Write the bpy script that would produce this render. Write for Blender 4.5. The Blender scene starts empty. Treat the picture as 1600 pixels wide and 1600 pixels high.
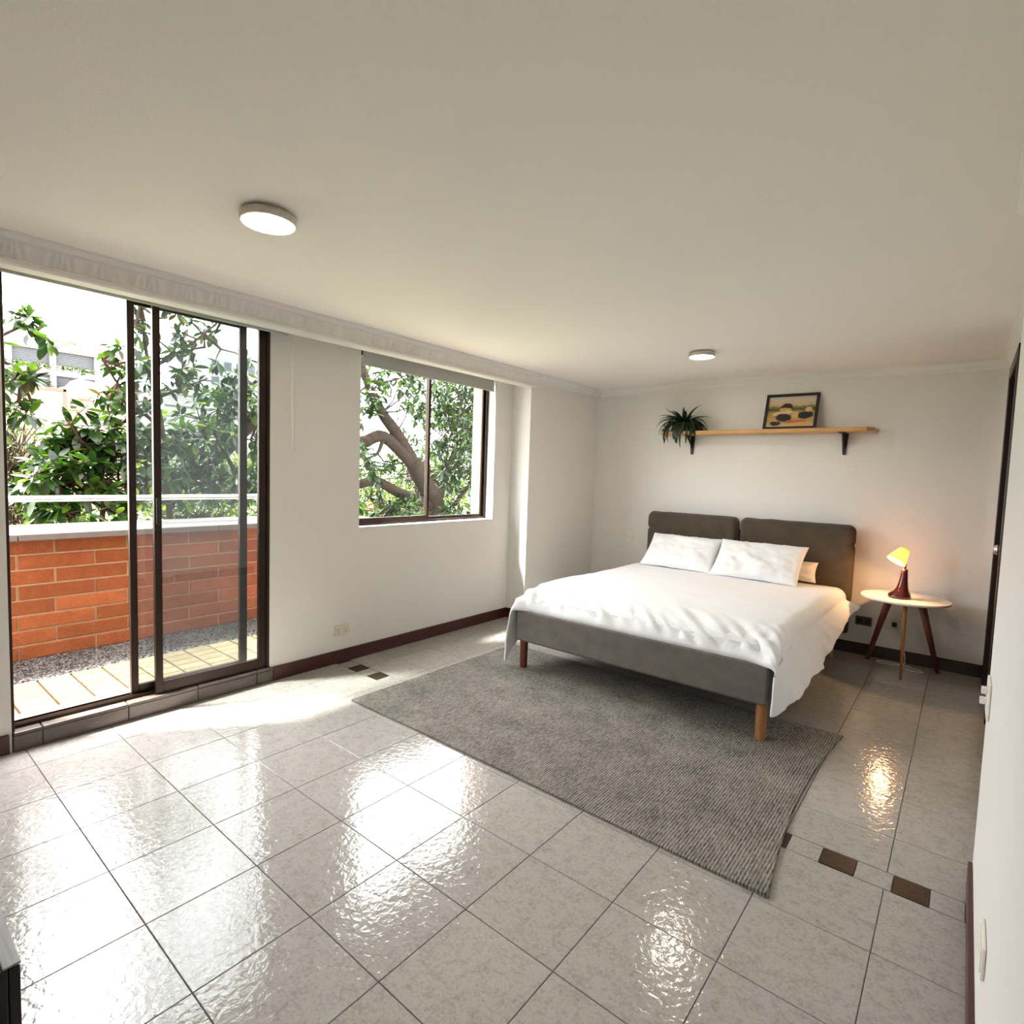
import bpy, bmesh, math, random
from mathutils import Vector, Matrix, noise
C = bpy.context.scene.collection
sc = bpy.context.scene
random.seed(11)

# ------------------------------------------------------------------ camera, world, sun, exposure
cam_d = bpy.data.cameras.new('camera'); cam = bpy.data.objects.new('camera', cam_d); C.objects.link(cam)
cam_d.sensor_width = 36.0; cam_d.lens = 36.0 * 874.95 / 1600; cam_d.clip_start = 0.02; cam_d.clip_end = 600
YAW, PITCH, ROLL = 0.6812, -0.0681, 0.0329
fwd = Vector((-math.sin(YAW)*math.cos(PITCH), math.cos(YAW)*math.cos(PITCH), math.sin(PITCH)))
rt = Vector((math.cos(YAW), math.sin(YAW), 0)); up = rt.cross(fwd)
r2 = rt*math.cos(ROLL) + up*math.sin(ROLL); u2 = -rt*math.sin(ROLL) + up*math.cos(ROLL)
m = Matrix((r2, u2, -fwd)).transposed().to_4x4(); m.translation = (3.3153, -0.5540, 1.3495)
cam.matrix_world = m
sc.camera = cam
CAMP = Vector((3.3153, -0.554, 1.3495))

w = bpy.data.worlds.new('world'); sc.world = w; w.use_nodes = True
bg = w.node_tree.nodes['Background']
bg.inputs[0].default_value = (0.985, 0.98, 1.0, 1); bg.inputs[1].default_value = 13.0

sun_d = bpy.data.lights.new('sun', 'SUN'); sun_d.energy = 24.0; sun_d.angle = math.radians(6); sun_d.color = (1, .96, .88)
sun = bpy.data.objects.new('sun', sun_d); C.objects.link(sun)
sun.rotation_euler = Vector((1, 1.5, -2.7)).to_track_quat('-Z', 'Y').to_euler()

sc.view_settings.view_transform = 'Standard'; sc.view_settings.look = 'None'
sc.view_settings.gamma = 1.0; sc.view_settings.use_curve_mapping = False
sc.view_settings.exposure = 0.73
sc.cycles.max_bounces = 14; sc.cycles.diffuse_bounces = 7; sc.cycles.transparent_max_bounces = 24
sc.cycles.sample_clamp_indirect = 8.0
sc.cycles.use_denoising = True

def portal(loc, sx, sy):                       # helps the renderer find the sky through the openings; emits nothing itself
    d = bpy.data.lights.new('portal', 'AREA'); d.shape = 'RECTANGLE'; d.size = sx; d.size_y = sy
    d.cycles.is_portal = True
    o = bpy.data.objects.new('portal', d); C.objects.link(o); o.location = loc
    o.rotation_euler = Vector((1, 0, 0)).to_track_quat('-Z', 'Y').to_euler(); return o
portal((-0.16, 0.565, 1.1), 1.22, 2.03)
portal((-0.16, 2.54, 1.53), 1.43, 1.19)

# ------------------------------------------------------------------ materials
def nmat(name):
    mt = bpy.data.materials.new(name); mt.use_nodes = True
    nt = mt.node_tree; return mt, nt, nt.nodes['Principled BSDF']
def N(nt, kind, **kw):
    n = nt.nodes.new(kind)
    for k, v in kw.items():
        if k.startswith('i_'):
            key = k[2:]; n.inputs[int(key) if key.isdigit() else key].default_value = v
        else: setattr(n, k, v)
    return n
def simple(name, col, rough=.5, metal=0., spec=None, bump=None, var=None, coat=0, sheen=0):
    """base colour, optional (scale, distance) noise bump and (scale, amount) noise tone variation"""
    mt, nt, p = nmat(name); L = nt.links
    p.inputs['Base Color'].default_value = (*col, 1); p.inputs['Roughness'].default_value = rough; p.inputs['Metallic'].default_value = metal
    if spec is not None: p.inputs['Specular IOR Level'].default_value = spec
    if coat: p.inputs['Coat Weight'].default_value = coat; p.inputs['Coat Roughness'].default_value = .08
    if sheen: p.inputs['Sheen Weight'].default_value = sheen
    g = N(nt, 'ShaderNodeNewGeometry')
    if var:
        nz = N(nt, 'ShaderNodeTexNoise', i_Scale=var[0], i_Detail=5.0); L.new(g.outputs['Position'], nz.inputs['Vector'])
        mx = N(nt, 'ShaderNodeMix', data_type='RGBA')
        a, b = 1 - var[1], 1 + var[1]
        mx.inputs[6].default_value = (*[min(1, c*a) for c in col], 1); mx.inputs[7].default_value = (*[min(1, c*b) for c in col], 1)
        L.new(nz.outputs[0], mx.inputs[0]); L.new(mx.outputs[2], p.inputs['Base Color'])
    if bump:
        nb = N(nt, 'ShaderNodeTexNoise', i_Scale=bump[0], i_Detail=4.0); L.new(g.outputs['Position'], nb.inputs['Vector'])
        bp = N(nt, 'ShaderNodeBump', i_Strength=1.0, i_Distance=bump[1]); L.new(nb.outputs[0], bp.inputs['Height']); L.new(bp.outputs[0], p.inputs['Normal'])
    return mt
def wood(name, c1, c2, axis=(1, 18, 18), scale=4., rough=.45):
    mt, nt, p = nmat(name); L = nt.links
    tc = N(nt, 'ShaderNodeTexCoord'); mp = N(nt, 'ShaderNodeMapping'); mp.inputs['Scale'].default_value = axis
    nz = N(nt, 'ShaderNodeTexNoise', i_Scale=scale, i_Detail=6.0, i_Roughness=.6); cr = N(nt, 'ShaderNodeValToRGB')
    cr.color_ramp.elements[0].position = .3; cr.color_ramp.elements[1].position = .7
    cr.color_ramp.elements[0].color = (*c1, 1); cr.color_ramp.elements[1].color = (*c2, 1)
    L.new(tc.outputs['Object'], mp.inputs[0]); L.new(mp.outputs[0], nz.inputs['Vector']); L.new(nz.outputs[0], cr.inputs[0]); L.new(cr.outputs[0], p.inputs['Base Color'])
    p.inputs['Roughness'].default_value = rough
    return mt
def fabric(name, c, weave=500., amt=.22, rough=.9, bump=.0006):
    mt, nt, p = nmat(name); L = nt.links
    g = N(nt, 'ShaderNodeNewGeometry')
    n1 = N(nt, 'ShaderNodeTexNoise', i_Scale=weave, i_Detail=2.0); n2 = N(nt, 'ShaderNodeTexNoise', i_Scale=14., i_Detail=4.0)
    L.new(g.outputs['Position'], n1.inputs['Vector']); L.new(g.outputs['Position'], n2.inputs['Vector'])
    ad = N(nt, 'ShaderNodeMath', operation='ADD'); L.new(n1.outputs[0], ad.inputs[0]); L.new(n2.outputs[0], ad.inputs[1])
    mr = N(nt, 'ShaderNodeMapRange'); mr.inputs[1].default_value = .6; mr.inputs[2].default_value = 1.4; mr.inputs[3].default_value = 1-amt; mr.inputs[4].default_value = 1+amt
    L.new(ad.outputs[0], mr.inputs[0])
    hs = N(nt, 'ShaderNodeMix', data_type='RGBA', blend_type='MULTIPLY'); hs.inputs[0].default_value = 1
    hs.inputs[6].default_value = (*c, 1); L.new(mr.outputs[0], hs.inputs[7]); L.new(hs.outputs[2], p.inputs['Base Color'])
    bp = N(nt, 'ShaderNodeBump', i_Distance=bump); L.new(n1.outputs[0], bp.inputs['Height']); L.new(bp.outputs[0], p.inputs['Normal'])
    p.inputs['Roughness'].default_value = rough; p.inputs['Specular IOR Level'].default_value = .15; p.inputs['Sheen Weight'].default_value = .15
    return mt
def tilemat(name, ramp, rough, bscale, bdist, s1=13., s2=70., rnd=.10, spec=.5):
    """glazed / baked tile: blotched tone, wavy relief, each tile a little different"""
    mt, nt, p = nmat(name); L = nt.links
    g = N(nt, 'ShaderNodeNewGeometry'); oi = N(nt, 'ShaderNodeObjectInfo')
    off = N(nt, 'ShaderNodeVectorMath', operation='MULTIPLY_ADD'); L.new(oi.outputs['Random'], off.inputs[0]); off.inputs[1].default_value = (37, 53, 0); L.new(g.outputs['Position'], off.inputs[2])
    n1 = N(nt, 'ShaderNodeTexNoise', i_Scale=s1, i_Detail=7.0, i_Roughness=.7, i_Distortion=.6); n2 = N(nt, 'ShaderNodeTexNoise', i_Scale=s2, i_Detail=4.0, i_Distortion=.8)
    L.new(off.outputs[0], n1.inputs['Vector']); L.new(off.outputs[0], n2.inputs['Vector'])
    mx = N(nt, 'ShaderNodeMath', operation='MULTIPLY_ADD'); mx.inputs[1].default_value = .55; L.new(n1.outputs[0], mx.inputs[0])
    m2 = N(nt, 'ShaderNodeMath', operation='MULTIPLY'); m2.inputs[1].default_value = .45; L.new(n2.outputs[0], m2.inputs[0]); L.new(m2.outputs[0], mx.inputs[2])
    cr = N(nt, 'ShaderNodeValToRGB'); els = cr.color_ramp.elements
    while len(els) < len(ramp): els.new(.5)
    for e, (pos, col) in zip(els, ramp): e.position = pos; e.color = (*col, 1)
    L.new(mx.outputs[0], cr.inputs[0])
    mr = N(nt, 'ShaderNodeMapRange'); mr.inputs[3].default_value = 1-rnd; mr.inputs[4].default_value = 1+rnd; L.new(oi.outputs['Random'], mr.inputs[0])
    hs = N(nt, 'ShaderNodeMix', data_type='RGBA', blend_type='MULTIPLY'); hs.inputs[0].default_value = 1
    L.new(cr.outputs[0], hs.inputs[6]); L.new(mr.outputs[0], hs.inputs[7]); L.new(hs.outputs[2], p.inputs['Base Color'])
    nb = N(nt, 'ShaderNodeTexNoise', i_Scale=bscale, i_Detail=2.5, i_Distortion=.5); L.new(off.outputs[0], nb.inputs['Vector'])
    bp = N(nt, 'ShaderNodeBump', i_Distance=bdist); L.new(nb.outputs[0], bp.inputs['Height']); L.new(bp.outputs[0], p.inputs['Normal'])
    p.inputs['Roughness'].default_value = rough; p.inputs['Specular IOR Level'].default_value = spec
    return mt
def leafmat(name, cols, rough=.38, trans=.35, spec=.5):
    mt, nt, p = nmat(name); L = nt.links
    g = N(nt, 'ShaderNodeNewGeometry'); oi = N(nt, 'ShaderNodeObjectInfo')
    ad = N(nt, 'ShaderNodeMath', operation='ADD'); L.new(g.outputs['Random Per Island'], ad.inputs[0]); L.new(oi.outputs['Random'], ad.inputs[1])
    fr = N(nt, 'ShaderNodeMath', operation='FRACT'); L.new(ad.outputs[0], fr.inputs[0])
    cr = N(nt, 'ShaderNodeValToRGB'); els = cr.color_ramp.elements
    while len(els) < len(cols): els.new(.5)
    for i, (e, c) in enumerate(zip(els, cols)): e.position = i/(len(cols)-1); e.color = (*c, 1)
    L.new(fr.outputs[0], cr.inputs[0]); L.new(cr.outputs[0], p.inputs['Base Color'])
    p.inputs['Roughness'].default_value = rough; p.inputs['Specular IOR Level'].default_value = spec
    tr = N(nt, 'ShaderNodeBsdfTranslucent'); 
    br = N(nt, 'ShaderNodeMix', data_type='RGBA', blend_type='MULTIPLY'); br.inputs[0].default_value = 1; L.new(cr.outputs[0], br.inputs[6]); br.inputs[7].default_value = (2.2, 2.2, .9, 1)
    L.new(br.outputs[2], tr.inputs[0])
    mx = N(nt, 'ShaderNodeMixShader'); mx.inputs[0].default_value = trans
    L.new(p.outputs[0], mx.inputs[1]); L.new(tr.outputs[0], mx.inputs[2]); L.new(mx.outputs[0], nt.nodes['Material Output'].inputs[0])
    return mt
def emis(name, col, st):
    mt, nt, p = nmat(name); p.inputs['Base Color'].default_value = (.9, .9, .9, 1)
    p.inputs['Emission Color'].default_value = (*col, 1); p.inputs['Emission Strength'].default_value = st
    return mt
def glassmat(name, haze=.05, tint=(.93, .97, .96)):
    mt, nt, p = nmat(name); L = nt.links; nt.nodes.remove(p)
    t = N(nt, 'ShaderNodeBsdfTransparent'); t.inputs[0].default_value = (*tint, 1)
    d = N(nt, 'ShaderNodeBsdfTranslucent'); d.inputs[0].default_value = (.85, .93, 1, 1)  # bluish translucent share imitates the hazy sky reflection on the panes
    gl = N(nt, 'ShaderNodeBsdfGlossy'); gl.inputs['Roughness'].default_value = 0.0
    lw = N(nt, 'ShaderNodeLayerWeight'); lw.inputs[0].default_value = .5
    pw5 = N(nt, 'ShaderNodeMath', operation='POWER'); pw5.inputs[1].default_value = 5.0; L.new(lw.outputs['Facing'], pw5.inputs[0])
    fz = N(nt, 'ShaderNodeMath', operation='MULTIPLY_ADD'); fz.inputs[1].default_value = .9; fz.inputs[2].default_value = .035; L.new(pw5.outputs[0], fz.inputs[0])
    m1 = N(nt, 'ShaderNodeMixShader'); m1.inputs[0].default_value = haze; L.new(t.outputs[0], m1.inputs[1]); L.new(d.outputs[0], m1.inputs[2])
    m2 = N(nt, 'ShaderNodeMixShader'); L.new(fz.outputs[0], m2.inputs[0]); L.new(m1.outputs[0], m2.inputs[1]); L.new(gl.outputs[0], m2.inputs[2])
    L.new(m2.outputs[0], nt.nodes['Material Output'].inputs[0]); return mt

M = {}
M['wall'] = simple('wall_paint', (.73, .715, .685), .75, bump=(90, .0006), var=(3, .02))
M['ceil'] = simple('ceiling_paint', (.87, .85, .815), .85, bump=(120, .0008))
M['plaster'] = simple('plaster_white', (.76, .75, .73), .7, bump=(150, .0006))
M['baseboard'] = simple('dark_red_wood', (.055, .012, .009), .35, var=(25, .3))
M['baseboard_tile'] = simple('dark_brown_tile', (.035, .022, .017), .3, var=(25, .25))
M['bronze'] = simple('bronze_aluminium', (.030, .016, .010), .34, metal=.55, var=(9, .35))
M['glass'] = glassmat('pane_glass', .003, (.83, .85, .85))
M['glass_less_haze'] = glassmat('window_glass', .0005, (.92, .935, .93))
M['floor'] = tilemat('glazed_floor_tile', [(.34, (.255, .238, .215)), (.46, (.335, .315, .29)), (.55, (.39, .37, .345)), (.68, (.35, .305, .28))], .10, 42., .0013, s1=22., s2=95., rnd=.04)
M['floor_dark'] = tilemat('dark_border_tile', [(.3, (.022, .012, .006)), (.7, (.042, .024, .013))], .32, 60., .0012, spec=.3)
M['grout'] = simple('grout', (.36, .335, .30), .9, var=(30, .3))
M['step'] = tilemat('threshold_tile', [(.3, (.075, .055, .045)), (.7, (.13, .10, .085))], .28, 60., .001)
M['rug'] = None
M['bed_fabric'] = fabric('bed_fabric', (.155, .137, .126), 700, .25)
M['head_fabric'] = fabric('headboard_fabric', (.075, .060, .044), 700, .22)
M['cotton'] = simple('white_cotton', (.82, .835, .86), .85, bump=(260, .0004), sheen=.2)
M['cotton2'] = simple('peach_lit_cotton', (.80, .74, .66), .85, bump=(260, .0004))  # white cotton of the rear pillows with peach light put into its colour
M['leg_red'] = wood('stained_wood', (.10, .022, .012), (.18, .045, .022), (6, 6, 1))
M['leg_oak'] = wood('orange_wood', (.30, .13, .045), (.42, .20, .075), (6, 6, 1))
M['white_top'] = simple('white_laminate', (.80, .77, .70), .4)
M['shelf'] = wood('pine_shelf', (.50, .27, .09), (.66, .40, .16), (1.2, 14, 14), 5.)
M['black'] = simple('black_metal', (.012, .012, .012), .45)
M['frame_black'] = simple('black_wood_frame', (.010, .010, .012), .4)
M['plastic'] = simple('white_plastic', (.78, .76, .70), .4)
M['ivory'] = simple('ivory_plastic', (.66, .62, .50), .4)
M['brownplastic'] = simple('brown_plastic', (.10, .065, .045), .4)
M['slot'] = simple('dark_slot', (.02, .02, .02), .6)
M['blind'] = simple('grey_blind_fabric', (.47, .48, .46), .8, bump=(400, .0004))
M['lamp_rim'] = simple('brushed_metal_rim', (.55, .50, .45), .35, metal=.7, var=(40, .2))
M['diffuser'] = emis('lamp_diffuser', (1, .87, .71), 58.)
M['lamp_base'] = simple('oxblood_glaze', (.045, .006, .004), .15, coat=.25)
M['shade'] = None
M['bulb'] = emis('bulb_glow', (1, .72, .36), 60.)
M['pot'] = simple('black_pot', (.015, .018, .015), .5)
M['frond'] = leafmat('strap_leaf', [(.006, .014, .006), (.012, .03, .01), (.03, .06, .015)], .4, .12)
M['cabinet_top'] = wood('grey_wood', (.16, .15, .15), (.27, .26, .26), (1, 22, 22), 6.)
M['cabinet_black'] = simple('black_lacquer', (.008, .008, .008), .4)
M['door_dark'] = wood('dark_door_wood', (.012, .005, .003), (.03, .011, .006), (10, 10, 1), 4, .35)
M['brick'] = tilemat('orange_brick', [(.3, (.115, .038, .015)), (.5, (.16, .056, .022)), (.7, (.20, .077, .033))], .9, 90., .004, s1=9., s2=120., rnd=.20, spec=.06)
M['mortar'] = simple('mortar', (.22, .16, .105), .95, spec=.05, bump=(150, .002), var=(20, .25))
M['cap'] = simple('concrete_cap', (.085, .082, .078), .85, spec=.05, bump=(120, .002), var=(18, .2))
M['paver'] = tilemat('terracotta_paver', [(.3, (.085, .066, .038)), (.5, (.11, .089, .056)), (.7, (.14, .116, .074))], .9, 60., .002, rnd=.16, spec=.05)
M['paver_joint'] = simple('paver_joint', (.035, .017, .009), .95, spec=.05, var=(30, .3))
M['gravel'] = leafmat('grit', [(.008, .008, .007), (.03, .028, .025), (.055, .05, .045), (.12, .115, .105)], .9, .0, .1)
M['rail'] = simple('white_rail_paint', (.82, .82, .82), .35)
M['bark'] = simple('bark', (.016, .012, .009), .95, spec=.03, var=(14, .55), bump=(40, .01))
M['bark2'] = simple('brown_bark', (.024, .015, .010), .95, spec=.03, var=(14, .5), bump=(40, .01))
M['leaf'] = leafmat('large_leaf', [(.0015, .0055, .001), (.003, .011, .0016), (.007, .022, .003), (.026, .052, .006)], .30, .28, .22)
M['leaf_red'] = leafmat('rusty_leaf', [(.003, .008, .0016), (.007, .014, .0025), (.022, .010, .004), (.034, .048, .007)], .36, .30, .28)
M['leaf_light'] = leafmat('light_leaf', [(.007, .020, .003), (.018, .042, .006), (.045, .078, .011), (.095, .13, .018)], .5, .45, .2)
M['leaf_fine'] = leafmat('fine_leaf', [(.015, .025, .009), (.032, .045, .016), (.06, .07, .03)], .6, .3, .2)
M['lawn'] = simple('sunlit_lawn', (.16, .19, .075), .95, var=(.7, .3))
M['white_conc'] = simple('white_render', (.145, .14, .138), .9, spec=.05, var=(1, .06))
M['far_brick'] = simple('pale_brick', (.165, .110, .085), .9, spec=.05, var=(2.2, .25))
M['far_trim'] = simple('red_trim', (.12, .055, .05), .9, spec=.05)
M['louver'] = simple('grey_louver', (.045, .048, .054), .8, spec=.05)
M['win_dark'] = simple('dark_opening', (.02, .022, .025), .8, spec=.05)
M['facade'] = simple('facade_brick', (.52, .26, .17), .9, var=(12, .2))

def rug_material():
    mt, nt, p = nmat('ribbed_rug'); L = nt.links
    g = N(nt, 'ShaderNodeNewGeometry'); sx = N(nt, 'ShaderNodeSeparateXYZ'); L.new(g.outputs['Position'], sx.inputs[0])
    wv = N(nt, 'ShaderNodeMath', operation='MULTIPLY'); wv.inputs[1].default_value = 2*math.pi/.0115; L.new(sx.outputs[0], wv.inputs[0])
    sn = N(nt, 'ShaderNodeMath', operation='SINE'); L.new(wv.outputs[0], sn.inputs[0])
    mp = N(nt, 'ShaderNodeMapping'); mp.inputs['Scale'].default_value = (160, 40, 40); L.new(g.outputs['Position'], mp.inputs[0])
    nz = N(nt, 'ShaderNodeTexNoise', i_Scale=1., i_Detail=3.0, i_Roughness=.7); L.new(mp.outputs[0], nz.inputs['Vector'])
    n3 = N(nt, 'ShaderNodeTexNoise', i_Scale=5., i_Detail=5.0); L.new(g.outputs['Position'], n3.inputs['Vector'])
    a = N(nt, 'ShaderNodeMath', operation='MULTIPLY_ADD'); a.inputs[1].default_value = .15; L.new(sn.outputs[0], a.inputs[0]); L.new(nz.outputs[0], a.inputs[2])
    b = N(nt, 'ShaderNodeMath', operation='MULTIPLY_ADD'); b.inputs[1].default_value = .35; L.new(n3.outputs[0], b.inputs[0]); L.new(a.outputs[0], b.inputs[2])
    cr = N(nt, 'ShaderNodeValToRGB'); e = cr.color_ramp.elements; e[0].position = .42; e[1].position = .95
    e[0].color = (.055, .050, .042, 1); e[1].color = (.36, .335, .295, 1); L.new(b.outputs[0], cr.inputs[0]); L.new(cr.outputs[0], p.inputs['Base Color'])
    bp = N(nt, 'ShaderNodeBump', i_Distance=.0022); L.new(a.outputs[0], bp.inputs['Height']); L.new(bp.outputs[0], p.inputs['Normal'])
    p.inputs['Roughness'].default_value = .95; p.inputs['Specular IOR Level'].default_value = .1; return mt
M['rug'] = rug_material()
def shade_material():
    mt, nt, p = nmat('amber_shade'); L = nt.links
    p.inputs['Base Color'].default_value = (.92, .66, .36, 1); p.inputs['Roughness'].default_value = .6
    t = N(nt, 'ShaderNodeBsdfTranslucent'); t.inputs[0].default_value = (1, .68, .32, 1)
    mx = N(nt, 'ShaderNodeMixShader'); mx.inputs[0].default_value = .6; L.new(p.outputs[0], mx.inputs[1]); L.new(t.outputs[0], mx.inputs[2])
    L.new(mx.outputs[0], nt.nodes['Material Output'].inputs[0]); return mt
M['shade'] = shade_material()
def picture_material():
    """a small painterly beach scene: peach sky, green strip, dark rounded shapes on ochre ground"""
    mt, nt, p = nmat('painted_print'); L = nt.links
    tc = N(nt, 'ShaderNodeTexCoord'); nz = N(nt, 'ShaderNodeTexNoise', i_Scale=7., i_Detail=4.)
    L.new(tc.outputs['Generated'], nz.inputs['Vector'])
    wob = N(nt, 'ShaderNodeVectorMath', operation='MULTIPLY_ADD'); wob.inputs[1].default_value = (.10, 0, .10)
    cen = N(nt, 'ShaderNodeVectorMath', operation='SUBTRACT'); cen.inputs[1].default_value = (.5, .5, .5); L.new(nz.outputs[1], cen.inputs[0])
    L.new(cen.outputs[0], wob.inputs[0]); L.new(tc.outputs['Generated'], wob.inputs[2])
    sp = N(nt, 'ShaderNodeSeparateXYZ'); L.new(wob.outputs[0], sp.inputs[0])
    cr = N(nt, 'ShaderNodeValToRGB'); cr.color_ramp.interpolation = 'EASE'; e = cr.color_ramp.elements
    stops = [(0, (.62, .45, .22)), (.22, (.50, .32, .12)), (.48, (.36, .24, .08)), (.58, (.07, .07, .02)), (.66, (.20, .22, .05)), (.72, (.60, .42, .28)), (.9, (.62, .50, .40)), (1, (.50, .48, .44))]
    while len(e) < len(stops): e.new(.5)
    for el, (ps, c) in zip(e, stops): el.position = ps; el.color = (*c, 1)
    L.new(sp.outputs[2], cr.inputs[0]); cur = cr.outputs[0]
    for cx, cz, rx, rz, c in [(.40, .66, .13, .11, (.03, .015, .01)), (.38, .56, .13, .09, (.60, .36, .12)), (.30, .44, .20, .06, (.70, .50, .28)), (.36, .31, .18, .14, (.02, .015, .015)), (.20, .12, .12, .07, (.02, .02, .02)),
                              (.80, .38, .17, .12, (.012, .015, .02)), (.86, .56, .08, .08, (.66, .42, .18)), (.60, .40, .07, .11, (.62, .42, .14)), (.62, .18, .22, .05, (.55, .12, .05)), (.72, .11, .14, .05, (.70, .36, .10)), (.46, .50, .08, .04, (.75, .55, .34))]:
        v = N(nt, 'ShaderNodeVectorMath', operation='SUBTRACT'); v.inputs[1].default_value = (cx, .5, cz); L.new(wob.outputs[0], v.inputs[0])
        s = N(nt, 'ShaderNodeVectorMath', operation='MULTIPLY'); s.inputs[1].default_value = (1/rx, 0, 1/rz); L.new(v.outputs[0], s.inputs[0])
        ln = N(nt, 'ShaderNodeVectorMath', operation='LENGTH'); L.new(s.outputs[0], ln.inputs[0])
        mr = N(nt, 'ShaderNodeMapRange'); mr.inputs[1].default_value = 1.1; mr.inputs[2].default_value = .85; L.new(ln.outputs['Value'], mr.inputs[0])
        mx = N(nt, 'ShaderNodeMix', data_type='RGBA'); L.new(mr.outputs[0], mx.inputs[0]); L.new(cur, mx.inputs[6]); mx.inputs[7].default_value = (*c, 1); cur = mx.outputs[2]
    n2 = N(nt, 'ShaderNodeTexNoise', i_Scale=26., i_Detail=6., i_Roughness=.75); L.new(tc.outputs['Generated'], n2.inputs['Vector'])
    m3 = N(nt, 'ShaderNodeMix', data_type='RGBA', blend_type='OVERLAY'); m3.inputs[0].default_value = .75; L.new(cur, m3.inputs[6]); L.new(n2.outputs[1], m3.inputs[7]); cur = m3.outputs[2]
    L.new(cur, p.inputs['Base Color']); p.inputs['Roughness'].default_value = .35; return mt
M['print'] = picture_material()

# ------------------------------------------------------------------ mesh helpers
WL = {}
class MB:
    """collects shapes in world coordinates; build() links them as ONE mesh object"""
    def __init__(s): s.v = []; s.f = []
    def add(s, vs, fs):
        b = len(s.v); s.v += [tuple(x) for x in vs]; s.f += [tuple(i+b for i in f) for f in fs]; return s
    def box(s, x0, x1, y0, y1, z0, z1):
        vs = [(x, y, z) for x in (x0, x1) for y in (y0, y1) for z in (z0, z1)]
        return s.add(vs, [(0, 1, 3, 2), (4, 6, 7, 5), (0, 4, 5, 1), (2, 3, 7, 6), (0, 2, 6, 4), (1, 5, 7, 3)])
    def lathe(s, prof, n=24, cx=0, cy=0, cz=0, cap=True, cen=None):
        """prof: (radius, z); cen: optional list of (dx,dy) centre shifts"""
        vs = []; 
        for k, (r, z) in enumerate(prof):
            dx, dy = cen[k] if cen else (0, 0)
            for i in range(n):
                a = 2*math.pi*i/n; vs.append((cx+dx+r*math.cos(a), cy+dy+r*math.sin(a), cz+z))
        fs = [(k*n+i, k*n+(i+1) % n, (k+1)*n+(i+1) % n, (k+1)*n+i) for k in range(len(prof)-1) for i in range(n)]
        if cap: fs += [tuple(range(n))[::-1], tuple((len(prof)-1)*n+i for i in range(n))]
        return s.add(vs, fs)
    def tube(s, pts, rad, n=8, cap=True):
        pts = [Vector(p) for p in pts]; R = rad if isinstance(rad, (list, tuple)) else [rad]*len(pts)
        vs = []; ref = Vector((0.3, .2, 1)).normalized()
        for k, p in enumerate(pts):
            d = (pts[min(k+1, len(pts)-1)] - pts[max(k-1, 0)]).normalized()
            rr = ref if abs(d.dot(ref)) < .9 else Vector((1, 0, 0))
            a = d.cross(rr).normalized(); b = d.cross(a)
            for i in range(n):
                t = 2*math.pi*i/n; vs.append(p + (a*math.cos(t) + b*math.sin(t))*R[k])
        fs = [(k*n+i, k*n+(i+1) % n, (k+1)*n+(i+1) % n, (k+1)*n+i) for k in range(len(pts)-1) for i in range(n)]
        if cap: fs += [tuple(range(n))[::-1], tuple((len(pts)-1)*n+i for i in range(n))]
        return s.add(vs, fs)
    def prism(s, prof, axis, a, b):
        """2-D profile swept along 'x','y' or 'z' from a to b"""
        n = len(prof); vs = []
        for t in (a, b):
            for p, q in prof: vs.append({'x': (t, p, q), 'y': (p, t, q), 'z': (p, q, t)}[axis])
        fs = [(i, (i+1) % n, n+(i+1) % n, n+i) for i in range(n)] + [tuple(range(n))[::-1], tuple(range(n, 2*n))]
        return s.add(vs, fs)
    def build(s, name, mat, parent=None, loc=None, bevel=0, seg=2, smooth=False, subsurf=0, solid=0, sub_pre=False):
        pl = WL.get(parent.name, Vector((0, 0, 0))) if parent else Vector((0, 0, 0))
        if loc is None: loc = pl if parent else Vector((0, 0, 0))
        loc = Vector(loc)
        me = bpy.data.meshes.new(name); me.from_pydata([(x-loc.x, y-loc.y, z-loc.z) for x, y, z in s.v], [], s.f)
        bm = bmesh.new(); bm.from_mesh(me); bmesh.ops.recalc_face_normals(bm, faces=bm.faces); bm.to_mesh(me); bm.free()
        me.materials.append(mat)
        o = bpy.data.objects.new(name, me); C.objects.link(o); o.location = loc - pl
        if parent: o.parent = parent
        WL[o.name] = loc
        if bevel:
            b = o.modifiers.new('bevel', 'BEVEL'); b.width = bevel; b.segments = seg; b.limit_method = 'ANGLE'; b.angle_limit = math.radians(40)
        if solid:
            sd = o.modifiers.new('solid', 'SOLIDIFY'); sd.thickness = solid; sd.offset = -1
        if subsurf:
            ss = o.modifiers.new('sub', 'SUBSURF'); ss.levels = subsurf; ss.render_levels = subsurf
        if smooth or subsurf: me.polygons.foreach_set('use_smooth', [True]*len(me.polygons))
        return o
def place(me, name, parent, loc, mat4=None):
    """another object on shared mesh data"""
    o = bpy.data.objects.new(name, me); C.objects.link(o); o.parent = parent
    pl = WL.get(parent.name, Vector((0, 0, 0))) if parent else Vector((0, 0, 0))
    if mat4 is not None: o.matrix_local = Matrix.Translation(-pl) @ mat4
    else: o.location = Vector(loc) - pl
    WL[o.name] = Vector(loc); return o
def mesh_of(mb, name, mat, smooth=False):
    me = bpy.data.meshes.new(name); me.from_pydata(mb.v, [], mb.f)
    bm = bmesh.new(); bm.from_mesh(me); bmesh.ops.recalc_face_normals(bm, faces=bm.faces); bm.to_mesh(me); bm.free()
    me.materials.append(mat)
    if smooth: me.polygons.foreach_set('use_smooth', [True]*len(me.polygons))
    return me
def tag(o, label, cat, group=None):
    o['label'] = label; o['category'] = cat
    if group: o['group'] = group
    return o
def thing(name, label, cat, loc, group=None):
    o = bpy.data.objects.new(name, None); C.objects.link(o); o.location = loc; o.empty_display_size = .1
    WL[o.name] = Vector(loc); return tag(o, label, cat, group)
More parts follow.
